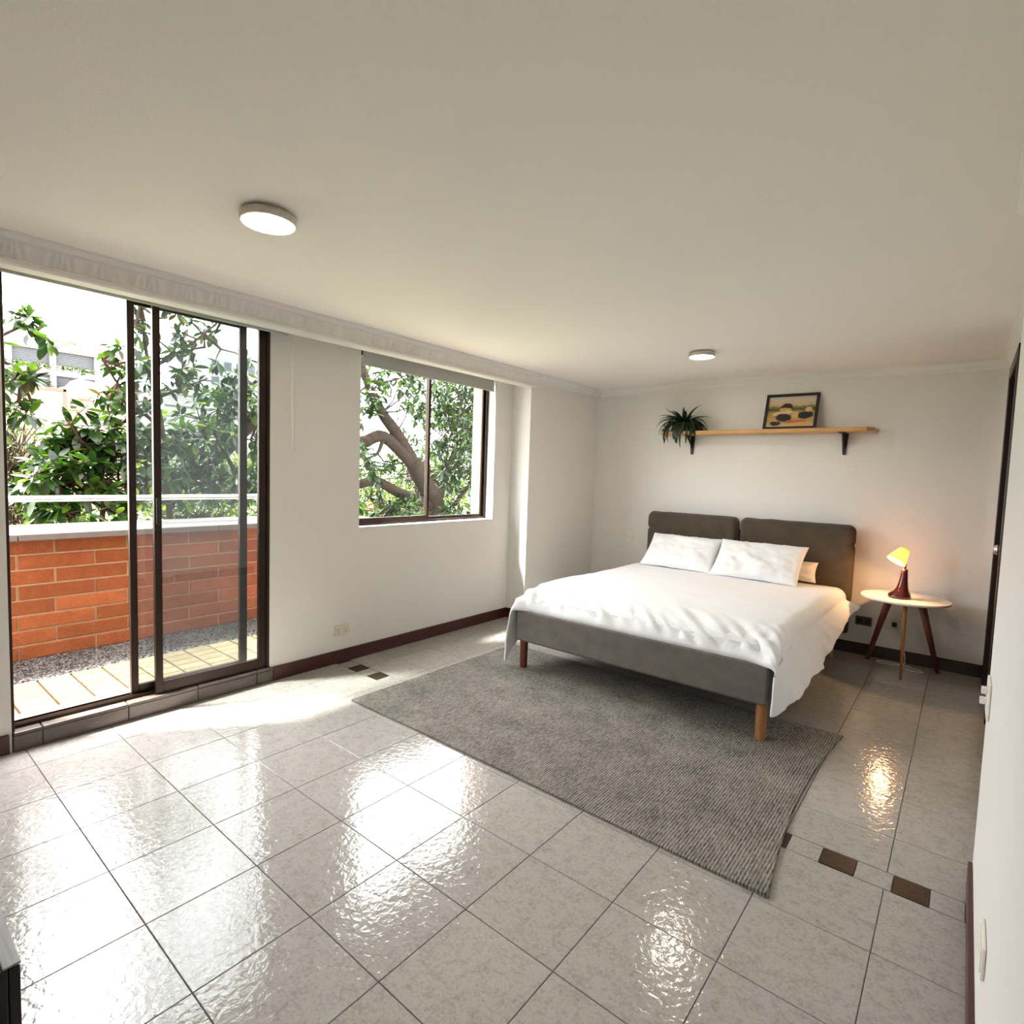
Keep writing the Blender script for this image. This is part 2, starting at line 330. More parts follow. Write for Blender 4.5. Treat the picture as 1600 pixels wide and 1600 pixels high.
def struct(o, label=None):
    o['kind'] = 'structure'
    if label: o['label'] = label
    return o
def tile_mb(w, d, h, b):
    """small slab, top at z=0, chamfered upper edges, centred in x,y"""
    mb = MB(); x, y = w/2, d/2
    vs = [(sx*x, sy*y, -h) for sx, sy in ((-1, -1), (1, -1), (1, 1), (-1, 1))] + [(sx*x, sy*y, -b) for sx, sy in ((-1, -1), (1, -1), (1, 1), (-1, 1))] + [(sx*(x-b), sy*(y-b), 0) for sx, sy in ((-1, -1), (1, -1), (1, 1), (-1, 1))]
    fs = [(8, 9, 10, 11)]
    for i in range(4):
        j = (i+1) % 4; fs += [(i, j, 4+j, 4+i), (4+i, 4+j, 8+j, 8+i)]
    return mb.add(vs, fs)
_tc = {}
def tile(name, parent, mat, x0, x1, y0, y1, ztop, h=.009, b=.0012):
    w, d = round(x1-x0, 4), round(y1-y0, 4); key = (name, mat.name, w, d, h, b)
    if key not in _tc: _tc[key] = mesh_of(tile_mb(w, d, h, b), name, mat)
    return place(_tc[key], name, parent, ((x0+x1)/2, (y0+y1)/2, ztop))

# ------------------------------------------------------------------ room shell
H = 2.26; YB = 4.65; YF = -2.3; XN = 3.415; XR = 3.5; YC = 1.89
DY0, DY1, DZ = -.045, 1.175, 2.215            # sliding door opening
WY0, WY1, WZ0, WZ1 = 1.825, 3.255, .935, 2.215  # window opening
fl = struct(MB().box(-.0, 3.62, YF, YB, -.10, -.008).build('floor', M['grout']))
xs = [0.0] + [(n+1.66)*.33 for n in range(-1, 9)]
ys = [k*.33 for k in range(-3, 6)]
ys2 = [1.758, 2.0] + [2.0+.3333*k for k in range(1, 8)] + [YB]
g2 = .0012
for ya, yb in list(zip(ys, ys[1:])) + list(zip(ys2, ys2[1:])):
    xe = (XN if yb < 1.7 else XR)
    for xa, xb in zip(xs, xs[1:] + [xe]):
        if ya > 3.4 and xb < .21: continue
        x0 = max(xa, .22) if (ya > 3.4 and xa < .22) else xa
        tile('floor_tile', fl, M['floor'], x0+g2, xb-g2, ya+g2, yb-g2, 0)
# border strip: small dark and pale tiles in turn
edges = [(-1.878, -1.558), (-1.24, -.915), (-.605, -.283)] + [(7.403-.658*k, 7.732-.658*k) for k in range(10, 0, -1)] + [(7.403, 7.732), (8.061, 8.371)]
edges = [((a+1.66)*.33, (b+1.66)*.33) for a, b in edges]; edges[0] = (.002, edges[0][1]); edges = [e for i, e in enumerate(edges) if i < 3 or e[0] > .55]
prev = .0
for a, b in edges:
    if a-prev > .02: tile('border_tile', fl, M['floor'], prev+g2, a-g2, 1.653, 1.755, 0)
    tile('border_tile', fl, M['floor_dark'], a+g2, b-g2, 1.653, 1.755, .0004); prev = b
tile('border_tile', fl, M['floor'], prev+g2, XN-.014, 1.653, 1.755, 0)
tile('border_tile', fl, M['grout'], 2.74, 2.908, 1.553, 1.651, .0004, h=.002)
tile('border_tile', fl, M['floor'], 2.742, 2.904, 1.557, 1.649, .0009, h=.002)

struct(MB().box(-.27, 3.75, YF, YB+.12, H, H+.12).build('ceiling', M['ceil']))
def left_wall(x0, x1, zt, zb, m=0):
    mb = MB()
    mb.box(x0, x1, YF, DY0-m, zb, zt); mb.box(x0, x1, DY0-m, DY1+m, DZ, zt); mb.box(x0, x1, DY1+m, WY0, zb, zt)
    mb.box(x0, x1, WY0, WY1, zb, WZ0); mb.box(x0, x1, WY0, WY1, WZ1, zt); mb.box(x0, x1, WY1, YB+.12, zb, zt)
    return mb
wl = struct(left_wall(-.15, 0, H, -.1).build('wall_left', M['wall']))
left_wall(-.27, -.15, H+.9, 0, .30).box(-.27, 0, YF, YB+.12, -5, -.10).build('brick_facade', M['facade'], wl)
struct(MB().box(0, .215, 3.49, YB, -.0085, H).build('wall_left_pier', M['wall'], bevel=.004))
struct(MB().box(0, 3.62, YB, YB+.12, -.1, H).build('wall_back', M['wall']))
struct(MB().box(XN, XN+.2, YF, YC, -.0085, H).build('wall_right', M['wall'], bevel=.006))
struct(MB().box(XR, XR+.12, YC, 3.62, -.0085, H).box(XR, XR+.12, 3.62, 4.53, 2.12, H).box(XR, XR+.12, 4.53, YB, -.0085, H).build('wall_right_recess', M['wall']))
struct(MB().box(-.0, 3.62, YF-.12, YF, -.1, H).build('wall_front', M['wall']))
# baseboards
struct(MB().box(0, .013, DY1+.02, 3.49, 0, .09).box(0, .013, YF, DY0-.01, 0, .09).box(.013, .215, 3.477, 3.49, 0, .09).box(.215, .228, 3.477, YB, 0, .09).build('baseboard_left', M['baseboard'], bevel=.003))
struct(MB().box(.228, XR, YB-.013, YB, 0, .092).build('baseboard_back', M['baseboard_tile'], bevel=.002))
struct(MB().box(XN-.013, XN, YF, YC-.02, 0, .085).build('baseboard_right', M['baseboard'], bevel=.003))
struct(MB().box(XR-.013, XR, YC, 3.6, 0, .085).build('baseboard_right_recess', M['baseboard'], bevel=.003))

# pelmet with moulded plaster leaves (hides the blinds' tubes)
prof = [(.15, H), (.262, H), (.262, 2.250), (.252, 2.244), (.246, 2.234), (.238, 2.230), (.238, 2.224), (.228, 2.212), (.220, 2.196), (.216, 2.176), (.218, 2.164), (.227, 2.159), (.227, 2.152), (.238, 2.147), (.238, 2.138), (.230, 2.131), (.15, 2.131)]
PE = 3.575
pel = struct(MB().prism(prof, 'y', YF, PE).build('trim_1', M['plaster']), 'white plaster pelmet moulded with leaves above the door and window')
def ornament():
    mb = MB(); nu, nv = 28, 6; vs = []
    sec = [(.2180, 2.164), (.2165, 2.174), (.2175, 2.184), (.2205, 2.196), (.2245, 2.206), (.2285, 2.213), (.238, 2.224)]
    for j in range(nv+1):
        for i in range(nu+1):
            u = i/nu*2-1; t = j/nv
            lobes = abs(math.sin(u*math.pi*2.0 + t*1.1*math.copysign(1, u)))
            env = (1-abs(u)**3)*math.sin(math.pi*min(1, max(0, t*.9+.05)))
            rib = max(0, 1-abs(u)*9)*.8
            hgt = .022*env*(.25+.75*lobes)+.016*rib*math.sin(math.pi*t)-.010*env*max(0, 1-abs(abs(u)-.10)*16) - .004*max(0, 1-abs(abs(u)-.12)*14)
            x, z = sec[j]; vs.append((x+max(-.001, hgt)*.95, u*.08, z-max(-.001, hgt)*.25))
    fs = [(j*(nu+1)+i, j*(nu+1)+i+1, (j+1)*(nu+1)+i+1, (j+1)*(nu+1)+i) for j in range(nv) for i in range(nu)]
    return mb.add(vs, fs)
orn = mesh_of(ornament(), 'leaf_moulding', M['plaster'], True)
y = -.87
while y < PE-.08:
    place(orn, 'leaf_moulding', pel, (0, y, 0)); y += .165
# plain cornices
cr = [(0, 0), (.05, 0), (.05, -.012), (.040, -.018), (.028, -.034), (.016, -.046), (.014, -.060), (.006, -.066), (0, -.072)]
struct(MB().prism([(.215+a, H+b) for a, b in cr], 'y', PE, YB).build('trim_2', M['plaster']))
struct(MB().prism([(YB-a, H+b) for a, b in cr], 'x', .265, XR).build('trim_3', M['plaster']))
struct(MB().prism([(XN-a, H+b) for a, b in cr], 'y', YF, YC).build('trim_4', M['plaster']))
struct(MB().prism([(XR-a, H+b) for a, b in cr], 'y', YC, YB-.05).build('trim_5', M['plaster']))

# ------------------------------------------------------------------ sliding door to the balcony
th = struct(MB().box(-.27, .004, DY0+.003, DY1-.003, 0, .075).build('threshold', M['mortar']))
jy = [DY0+.003, .063, .412, .750, 1.089, DY1+.015]
for a, b in zip(jy, jy[1:]):
    MB().box(.004, .013, a+.002, b-.002, .001, .074).build('tile', M['step'], th, bevel=.0015, seg=1)
    MB().box(-.045, .016, a+.002, b-.002, .076, .092).build('top_tile', M['step'], th, bevel=.004)
dr = struct(MB().box(-.115, -.005, DY1-.018, DY1, .09, DZ).box(-.115, -.005, DY0, DY0+.012, .09, DZ).box(-.115, -.005, DY0, DY1, DZ-.03, DZ).build('door_1', M['bronze'], bevel=.002), 'bronze framed sliding glass door standing half open to the balcony')
tr = MB().box(-.115, -.045, DY0, DY1, .076, .094)
for x in (-.108, -.076, -.064, -.048): tr.box(x, x+.004, DY0, DY1, .094, .108)
tr.build('track', M['bronze'], dr)
def sash(x, y0, y1, wl_, wr, zb, rail):
    s = MB().box(x, x+.026, y0, y0+wl_, zb, DZ-.02).box(x, x+.026, y1-wr, y1, zb, DZ-.02).box(x+.001, x+.025, y0+wl_, y1-wr, zb, zb+rail).box(x+.001, x+.025, y0+wl_, y1-wr, DZ-.06, DZ-.02).build('sash', M['bronze'], dr, bevel=.0025)
    MB().box(x+.010, x+.015, y0+wl_, y1-wr, zb+rail, DZ-.06).build('glass_pane', M['glass'], s); return s
sash(-.100, .452, 1.070, .034, .044, .098, .052)
s2 = sash(-.040, .548, 1.165, .036, .052, .094, .062)
MB().box(-.016, -.006, .556, .576, 1.02, 1.16).build('pull_handle', M['black'], s2, bevel=.003)

# ------------------------------------------------------------------ window
wf = MB().box(-.13, -.085, WY0, WY1, WZ0, WZ0+.022).box(-.13, -.085, WY0, WY1, WZ1-.03, WZ1).box(-.13, -.085, WY0, WY0+.022, WZ0, WZ1).box(-.13, -.085, WY1-.022, WY1, WZ0, WZ1)
win = struct(wf.build('window_1', M['bronze'], bevel=.002), 'two-pane sliding window with bronze frame')
def wsash(x, y0, y1, zb, st):
    s = MB().box(x, x+.018, y0, y0+st, zb, WZ1-.03).box(x, x+.018, y1-st, y1, zb, WZ1-.03).box(x, x+.018, y0+st, y1-st, zb, zb+.034).box(x, x+.018, y0+st, y1-st, WZ1-.06, WZ1-.03).build('sash', M['bronze'], win, bevel=.002)
    MB().box(x+.007, x+.011, y0+st, y1-st, zb+.034, WZ1-.06).build('glass_pane', M['glass_less_haze'], s)
wsash(-.105, WY0+.022, 2.565, WZ0+.022, .026); wsash(-.126, 2.540, WY1-.022, WZ0+.010, .026)
MB().box(-.085, .006, WY0, WY1, WZ0-.006, WZ0+.004).build('window_sill', M['plaster'], win, bevel=.002)

# ------------------------------------------------------------------ dark door in the right-hand recess
d2 = struct(MB().box(XR-.022, XR+.12, 4.46, 4.53, 0, 2.16).box(XR-.022, XR+.12, 3.62, 3.69, 0, 2.16).box(XR-.022, XR+.12, 3.69, 4.46, 2.09, 2.16).build('door_2', M['door_dark'], bevel=.004), 'dark wooden door frame beside the back wall')
lf = MB().box(XR+.03, XR+.07, 3.69, 4.46, .005, 2.09).build('door_leaf', M['door_dark'], d2)
MB().lathe([(.026, 0), (.026, .01), (.012, .014), (.012, .04), (.026, .045), (.030, .06), (.022, .075)], 16).build('door_knob', M['lamp_rim'], lf, loc=(0, 0, 0)).matrix_local = Matrix.Translation((XR+.03, 3.76, 1.0)) @ Matrix.Rotation(-math.pi/2, 4, 'Y')

# ------------------------------------------------------------------ roller blinds and their wands
def blind(name, y0, y1, zbot, label, wand_y, wz0):
    t = thing(name, label, 'blind', (.06, (y0+y1)/2, 2.2), None)
    MB().tube([(.05, y0, 2.215), (.05, y1, 2.215)], .026, 14).build('roller_tube', M['blind'], t, smooth=False)
    f = MB().box(.073, .0745, y0+.01, y1-.01, zbot, 2.20).build('fabric', M['blind'], t)
    MB().box(.068, .080, y0+.008, y1-.008, zbot-.006, zbot+.012).build('bottom_bar', M['blind'], t, bevel=.003)
    for yy in (y0-.012, y1+.002): MB().box(.012, .085, yy, yy+.010, 2.180, 2.250).build('bracket', M['plastic'], t, bevel=.002)
    MB().tube([(.072, wand_y, 2.19), (.074, wand_y+.006, 1.9), (.072, wand_y+.018, wz0)], .0085, 8).build('wand', M['plastic'], t, smooth=True)
    return t
blind('roller_blind', 1.775, 3.150, 2.058, 'grey roller blind lowered a little over the two-pane window', 3.165, 1.45)
blind('roller_blind', -.10, 1.255, 2.140, 'rolled-up blind under the pelmet above the glass door, with long white wand', 1.268, 1.44)

# ------------------------------------------------------------------ switches and sockets
def plate(name, label, cat, face, c, w, h, mat, holes, group=None):
    """face: '+x' plate on the left wall, '-y' back wall, '-x' right wall; holes in plate units"""
    t = thing(name, label, cat, c, group); cx, cy, cz = c
    def bx(u0, u1, z0, z1, d0, d1):
        if face == '+x': return MB().box(cx+d0, cx+d1, cy+u0, cy+u1, cz+z0, cz+z1)
        if face == '-x': return MB().box(cx-d1, cx-d0, cy+u0, cy+u1, cz+z0, cz+z1)
        return MB().box(cx+u0, cx+u1, cy-d1, cy-d0, cz+z0, cz+z1)
    bx(-w/2, w/2, -h/2, h/2, .0005, .008).build('face_plate', mat, t, bevel=.003)
    for (u, z, a, b, mt, d, nm) in holes: bx(u-a/2, u+a/2, z-b/2, z+b/2, .008, .008+d).build(nm, mt, t, bevel=.001, seg=1)
    return t
sl = lambda u: [(u-.009, .008, .003, .012, M['slot'], .0008, 'slot'), (u+.009, .008, .003, .010, M['slot'], .0008, 'slot'), (u, -.010, .007, .007, M['slot'], .0008, 'slot')]
plate('wall_socket', 'ivory double power socket low on the white wall under the window', 'socket', '+x', (0, 1.693, .228), .118, .074, M['ivory'], [(-.028, 0, .044, .050, M['ivory'], .002, 'socket_insert'), (.028, 0, .044, .050, M['ivory'], .002, 'socket_insert')] + [(u, z, a, b, m_, .003, n) for uu in (-.028, .028) for (u, z, a, b, m_, d, n) in sl(uu)])
plate('light_switch', 'white switch plate on the back wall, beside the headboard', 'switch', '-y', (.668, YB, .752), .072, .118, M['plastic'], [(0, .026, .036, .030, M['plastic'], .005, 'rocker'), (0, -.026, .036, .030, M['plastic'], .005, 'rocker')])
plate('wall_socket', 'dark double power socket behind the side table, next to the bed', 'socket', '-y', (2.742, YB, .272), .112, .072, M['brownplastic'], [(-.028, 0, .040, .046, M['slot'], .002, 'socket_insert'), (.028, 0, .040, .046, M['slot'], .002, 'socket_insert')])
plate('wall_socket', 'pale square socket with a plug on the back wall beneath the side table', 'socket', '-y', (2.935, YB, .285), .10, .085, M['ivory'], [(.012, 0, .032, .034, M['slot'], .026, 'plug')])
plate('light_switch', 'white plate with small knobs near the corner of the right-hand wall', 'switch', '-x', (XN, 1.76, .69), .13, .115, M['plastic'], [(-.03, .03, .02, .02, M['plastic'], .016, 'knob'), (.03, -.02, .02, .02, M['plastic'], .016, 'knob')])
plate('wall_socket', 'white double socket low on the near right-hand wall, above the red baseboard', 'socket', '-x', (XN, 1.05, .325), .118, .074, M['plastic'], [(-.028, 0, .044, .050, M['plastic'], .002, 'socket_insert'), (.028, 0, .044, .050, M['plastic'], .002, 'socket_insert')])

# ------------------------------------------------------------------ ceiling lights
def ceiling_light(c, r, label):
    t = thing('ceiling_light', label, 'ceiling light', (c[0], c[1], H), 'round ceiling lights')
    MB().lathe([(r*.80, 0), (r*.80, -.008), (r, -.010), (r*1.02, -.022), (r, -.036), (r*.95, -.038), (r*.93, -.030), (r*.93, -.012)], 40, c[0], c[1], H, cap=False).build('rim', M['lamp_rim'], t, smooth=False, bevel=0)
    MB().lathe([(r*.93, -.028), (r*.93, -.034), (r*.80, -.039), (r*.45, -.042), (.004, -.043)], 40, c[0], c[1], H).build('diffuser', M['diffuser'], t, smooth=False)
ceiling_light((1.285, .495), .095, 'round ceiling light with metal rim near the glass door')
ceiling_light((1.780, 3.43), .088, 'round ceiling light with metal rim above the bed')

# ------------------------------------------------------------------ rug
def rug():
    mb = MB(); nx, ny = 60, 44; X0, X1, Y0, Y1 = .625, 2.885, 1.345, 2.85; vs = []
    for top in (1, 0):
        for j in range(ny+1):
            for i in range(nx+1):
                u, v = i/nx, j/ny
                x = X0+(X1-X0)*u; yy = Y0+(Y1-Y0)*v
                bow = 4*v*(1-v)
                x -= .045*bow*u**3; x += .015*u**4*(1-v)**3
                yy += .012*math.sin(u*5)*(1-v)*.5
                curl = .006*max(0, u-.93)/.07*max(0, .12-v)/.12
                z = (.0095+.0006*noise.noise(Vector((x*6, yy*6, 0)))+curl) if top else .0006
                vs.append((x, yy, z))
    n = (nx+1)*(ny+1); q = lambda i, j: j*(nx+1)+i
    fs = [(q(i, j), q(i+1, j), q(i+1, j+1), q(i, j+1)) for j in range(ny) for i in range(nx)]
    fs += [(n+q(i, j), n+q(i, j+1), n+q(i+1, j+1), n+q(i+1, j)) for j in range(ny) for i in range(nx)]
    for i in range(nx):
        fs += [(q(i, 0), n+q(i, 0), n+q(i+1, 0), q(i+1, 0)), (q(i, ny), q(i+1, ny), n+q(i+1, ny), n+q(i, ny))]
    for j in range(ny):
        fs += [(q(0, j), q(0, j+1), n+q(0, j+1), n+q(0, j)), (q(nx, j), n+q(nx, j), n+q(nx, j+1), q(nx, j+1))]
    o = mb.add(vs, fs).build('rug', M['rug'], loc=(1.75, 2.1, 0))
    # bound hems along the two short ends
    for u in (0, 1):
        pts = []
        for j in range(ny+1):
            i = nx*u; p = Vector(vs[q(i, j)]); pts.append((p.x, p.y, .0062))
        MB().tube(pts, .0055, 6).build('hem', M['rug'], o, smooth=True)
    return o
tag(rug(), 'grey-brown ribbed rug lying on the tiles under the foot of the bed', 'rug')

# ------------------------------------------------------------------ bed
BX0, BX1, BY0, BY1 = .962, 2.592, 2.44, 4.46
bed = thing('bed', 'upholstered grey double bed on round wooden legs against the back wall', 'bed', (1.777, 3.5, 0))
def padded(x0, x1, y0, y1, z0, z1, name, mat, bev, parent): return MB().box(x0, x1, y0, y1, z0, z1).build(name, mat, parent, bevel=bev, seg=3, smooth=False)
padded(BX0, BX1, BY0, BY0+.042, .205, .418, 'foot_panel', M['bed_fabric'], .012, bed)
padded(BX0, BX0+.04, BY0+.042, BY1, .205, .418, 'side_rail', M['bed_fabric'], .012, bed)
padded(BX1-.04, BX1, BY0+.042, BY1, .205, .418, 'side_rail', M['bed_fabric'], .012, bed)
MB().box(BX0+.006, BX1-.006, BY0-.0015, BY0+.004, .212, .217).build('seam', M['head_fabric'], bed)
for x, mt in ((.993, 'leg_red'), (2.562, 'leg_oak')):
    for y, b in ((2.492, .010), (4.38, 0)):
        MB().lathe([(.0235, 0), (.026, .006), (.028, .20), (.028, .206)], 20, x, y, b).build('leg', M[mt], bed, smooth=False)
MB().box(BX0+.045, BX1-.045, BY0+.05, BY1, .24, .30).build('slat_base', M['black'], bed)
padded(BX0+.042, BX1-.042, BY0+.05, BY1-.005, .30, .525, 'mattress', M['cotton'], .05, bed)
padded(.935, 2.645, 4.565, 4.640, .16, .92, 'headboard_frame', M['head_fabric'], .02, bed)
def cushion(x0, x1, seed):
    """slip-cover cushion: rounded rectangle, puffed front, soft creases and a slit near its lower outer corner"""
    z0, z1, y0, y1 = .40, 1.036, 4.466, 4.600; mb = MB(); nu, nv = 44, 36; vs = []
    r = .055
    for side in (0, 1):
        for j in range(nv+1):
            for i in range(nu+1):
                u, v = i/nu*2-1, j/nv*2-1
                x = (x0+x1)/2+u*(x1-x0)/2; z = (z0+z1)/2+v*(z1-z0)/2
                # round the corners
                hw, hh = (x1-x0)/2, (z1-z0)/2
                ax, az = abs(x-(x0+x1)/2), abs(z-(z0+z1)/2)
                if ax > hw-r and az > hh-r:
                    dx, dz = (ax-(hw-r))/r, (az-(hh-r))/r; mxx = max(dx, dz); ln = math.hypot(dx, dz)
                    if ln > 0: k = mxx/ln; dx *= k; dz *= k
                    x = (x0+x1)/2+math.copysign(hw-r+dx*r, u); z = (z0+z1)/2+math.copysign(hh-r+dz*r, v)
                e = min(1, (1-abs(u))*hw/.05)*1.0; f = min(1, (1-abs(v))*hh/.05)
                puff = math.sqrt(max(0, 1-(1-e)**2))*math.sqrt(max(0, 1-(1-f)**2))
                nn = noise.noise(Vector((x*7+seed, z*7, seed)))*.006+noise.noise(Vector((x*24, z*18, seed+3)))*.0025
                zz = (z-.875)/.012
                slit = math.exp(-zz*zz)*max(0, (u*(1 if x1 > 2 else -1))-.86)/.14*.02
                mid = (y0+y1)/2; d = (y1-y0)/2
                yy = mid-(d*puff+nn*puff)+slit if side == 0 else mid+d*puff*.9
                x -= math.copysign(slit*.8, u)
                vs.append((x, yy, z+.004*noise.noise(Vector((x*9, seed, 0)))*(v > .8)))
    n = (nu+1)*(nv+1); q = lambda i, j: j*(nu+1)+i
    fs = [(q(i, j), q(i+1, j), q(i+1, j+1), q(i, j+1)) for j in range(nv) for i in range(nu)] + [(n+q(i, j), n+q(i, j+1), n+q(i+1, j+1), n+q(i+1, j)) for j in range(nv) for i in range(nu)]
    for i in range(nu): fs += [(q(i, 0), n+q(i, 0), n+q(i+1, 0), q(i+1, 0)), (q(i, nv), q(i+1, nv), n+q(i+1, nv), n+q(i, nv))]
    for j in range(nv): fs += [(q(0, j), q(0, j+1), n+q(0, j+1), n+q(0, j)), (q(nu, j), n+q(nu, j), n+q(nu, j+1), q(nu, j+1))]
    c = mb.add(vs, fs).build('headboard_cushion', M['head_fabric'], bed, smooth=True)
cushion(.918, 1.778, 1.0); cushion(1.786, 2.664, 5.0)

# ------------------------------------------------------------------ duvet
def interp(tab, t):
    for (a, va), (b, vb) in zip(tab, tab[1:]):
        if t <= b:
            k = max(0, min(1, (t-a)/(b-a))); k = k*k*(3-2*k); return va+(vb-va)*k
    return tab[-1][1]
def duvet():
    nv = 130; XL, XRr = .925, 2.640; r = .085
    hemR = [(0, .175), (.05, .255), (.10, .235), (.24, .272), (.42, .262), (.62, .325), (.82, .375), (.92, .41), (1, .43)]
    hemL = [(0, .045), (.04, .14), (.10, .23), (.3, .26), (.6, .31), (1, .38)]
    rows = []
    for jv in range(nv+1):
        t = (jv/nv)**1.25
        Yb = 2.43+t*(4.44-2.43)
        k = min(1, t/.16); T = .418+.148*math.sqrt(max(0, 1-(1-k)**2)) + .012*math.sin(min(1, t*2)*math.pi)
        T -= .02*max(0, t-.85)/.15
        zr, zl = interp(hemR, t), interp(hemL, t)
        row = []
        nd, ns, nt_ = 26, 9, 78
        rr = min(r, (T-zr)*.5) if T-zr > .02 else .01
        rr = r*.45+.55*r*min(1, t/.1)
        def drape(side, s):
            # s 0 at the hem .. 1 at the shoulder
            zt = T-rr; zz = (zr if side > 0 else zl)
            z = zz+(zt-zz)*s
            fl = (.075 if side > 0 else .055)*min(1, t/.045) + (.008 if t < .03 else 0)
            fl_in = (-.035 if side > 0 else -.055)*(1-min(1, t/.045)) if side > 0 else (.065)*(1-min(1, t/.045))
            flare = (1-s)**.8
            fold = noise.noise(Vector((Yb*3.1, s*.7, side*5)))*.040+noise.noise(Vector((Yb*9+s*2, s*1.2, side*5)))*.012*min(1, t/.06)
            base = XRr if side > 0 else XL
            if side > 0: x = base+(fl+fl_in*.6)*flare+fold*(1-s)
            else: x = base-(fl*.6+fl_in*.5)*flare-fold*(1-s)
            yo = noise.noise(Vector((Yb*3, s*2, 9+side)))*.02*(1-s)
            yf = 2.405+(Yb-2.43)*1.0+yo
            return Vector((x, yf, z))
        for a in range(nd): row.append(drape(-1, a/nd))
        for a in range(ns):
            an = math.pi/2*(a/ns); row.append(Vector((XL+rr-rr*math.cos(an), 0, T-rr+rr*math.sin(an))))
        for a in range(nt_+1): row.append(Vector((XL+rr+(XRr-XL-2*rr)*a/nt_, 0, T)))
        for a in range(1, ns+1):
            an = math.pi/2*(1-a/ns); row.append(Vector((XRr-rr+rr*math.cos(an), 0, T-rr+rr*math.sin(an))))
        for a in range(1, nd+1): row.append(drape(1, 1-a/nd))
        for i, p in enumerate(row):
            if nd <= i <= nd+2*ns+nt_:
                inn = min(1, max(0, min(p.x-XL, XRr-p.x)/.16)); inn = inn*inn*(3-2*inn)
                yfront = 2.405+(2.452-2.405)*inn
                bulge = -.018*math.sin(math.pi*min(1, t/.10))*inn if t < .10 else 0
                p.y = Yb-2.43+yfront*(1-min(1, t/.2))+2.43*min(1, t/.2)+bulge
                # soft dents on top, gathered diagonal folds along the foot
                fr = math.exp(-(t/.105)**2)
                ph = (p.x*30+t*95)
                f1 = noise.noise(Vector((p.x*13+t*26, t*7-p.x*1.5, 2)))
                f2 = abs(noise.noise(Vector((p.x*21+t*55, t*11, 7))))
                p.z += .0075*noise.noise(Vector((p.x*2.3, p.y*2.3, 1)))*(1-fr)+.003*noise.noise(Vector((p.x*8+p.y*5, p.y*6, 4)))
                p.z += fr*(.026*f1-.024*f2)*min(1, t/.012)
                p.y -= fr*(.030*f1-.030*f2)*min(1, t/.02)
                cL = math.exp(-((p.x-1.06)/.10)**2)*math.exp(-(t/.10)**2)
                p.z += cL*.016*math.sin(p.x*95+t*70)*min(1, t/.02)
                cR = math.exp(-((p.x-2.52)/.10)**2)*math.exp(-(t/.12)**2)
                p.z += cR*.005*math.sin(p.x*80-t*60)*min(1, t/.02)
        rows.append(row)
    n = len(rows[0]); vs = [tuple(p) for row in rows for p in row]
    fs = [(j*n+i, j*n+i+1, (j+1)*n+i+1, (j+1)*n+i) for j in range(nv) for i in range(n-1)]
    o = MB().add(vs, fs).build('duvet', M['cotton'], loc=(1.777, 3.4, .5), smooth=True, solid=.012)
    return o
tag(duvet(), 'white cotton duvet hanging over both sides of the grey bed', 'duvet')

def pillow(label, c, w, h, th, lean, yaw, mat, seed, roll=0, group=None):
    """c: middle of the lower edge; leans back against the headboard"""
    nu, nv = 40, 30; vs = []
    R = Matrix.Rotation(yaw, 4, 'Z') @ Matrix.Rotation(-(math.pi/2-lean), 4, 'X') @ Matrix.Rotation(roll, 4, 'Y')
    R = Matrix.Translation(c) @ Matrix.Rotation(yaw, 4, 'Z') @ Matrix.Rotation(roll, 4, 'Y') @ Matrix.Rotation(lean, 4, 'X')
    for side in (1, -1):
        for j in range(nv+1):
            for i in range(nu+1):
                u, v = i/nu*2-1, j/nv*2-1
                px = u*w/2*(1-.045*(1-v*v)*abs(u)**3); pz = h/2+v*h/2*(1-.07*(1-u*u)*abs(v)**3)
                prof_ = (max(0, 1-abs(u)**2.6)*max(0, 1-abs(v)**2.4))**.55
                wr = noise.noise(Vector((u*2.6+seed, v*2.4, side)))*.030+noise.noise(Vector((u*7+v*3, v*5+seed, side+2)))*.012
                edge = math.exp(-((1-abs(v))/.35)**2)*noise.noise(Vector((u*13+seed, side, v*1.5)))*.020
                py = side*-(th/2*prof_+(wr+edge)*prof_*1.0+.002)
                q = R @ Vector((px, py, pz)); vs.append(tuple(q))
    n = (nu+1)*(nv+1); q = lambda i, j: j*(nu+1)+i
    fs = [(q(i, j), q(i+1, j), q(i+1, j+1), q(i, j+1)) for j in range(nv) for i in range(nu)] + [(n+q(i, j), n+q(i, j+1), n+q(i+1, j+1), n+q(i+1, j)) for j in range(nv) for i in range(nu)]
    for i in range(nu): fs += [(q(i, 0), n+q(i, 0), n+q(i+1, 0), q(i+1, 0)), (q(i, nv), q(i+1, nv), n+q(i+1, nv), n+q(i, nv))]
    for j in range(nv): fs += [(q(0, j), q(0, j+1), n+q(0, j+1), n+q(0, j)), (q(nu, j), n+q(nu, j), n+q(nu, j+1), q(nu, j+1))]
    o = MB().add(vs, fs).build('pillow', mat, loc=c, smooth=True)
    return tag(o, label, 'pillow', group)
pillow('white pillow leaning in front of the others, on the window side of the bed', (1.375, 4.10, .572), .655, .385, .13, -.80, -.02, M['cotton'], 1.0, roll=.0, group='white pillows on the bed')
pillow('white pillow leaning in front of the others, on the lamp side of the bed', (2.030, 4.055, .572), .68, .39, .13, -.78, -.04, M['cotton'], 6.0, roll=.0, group='white pillows on the bed')
pillow('white pillow, peach light put into its colour, behind the front pillow on the window side, mostly hidden', (1.45, 4.40, .566), .66, .235, .12, -.18, 0, M['cotton2'], 3.0, group='white pillows on the bed')
pillow('white pillow, peach light put into its colour, peeping out behind the front pillow on the lamp side', (2.125, 4.37, .566), .62, .165, .13, -.30, 0, M['cotton2'], 9.0, group='white pillows on the bed')

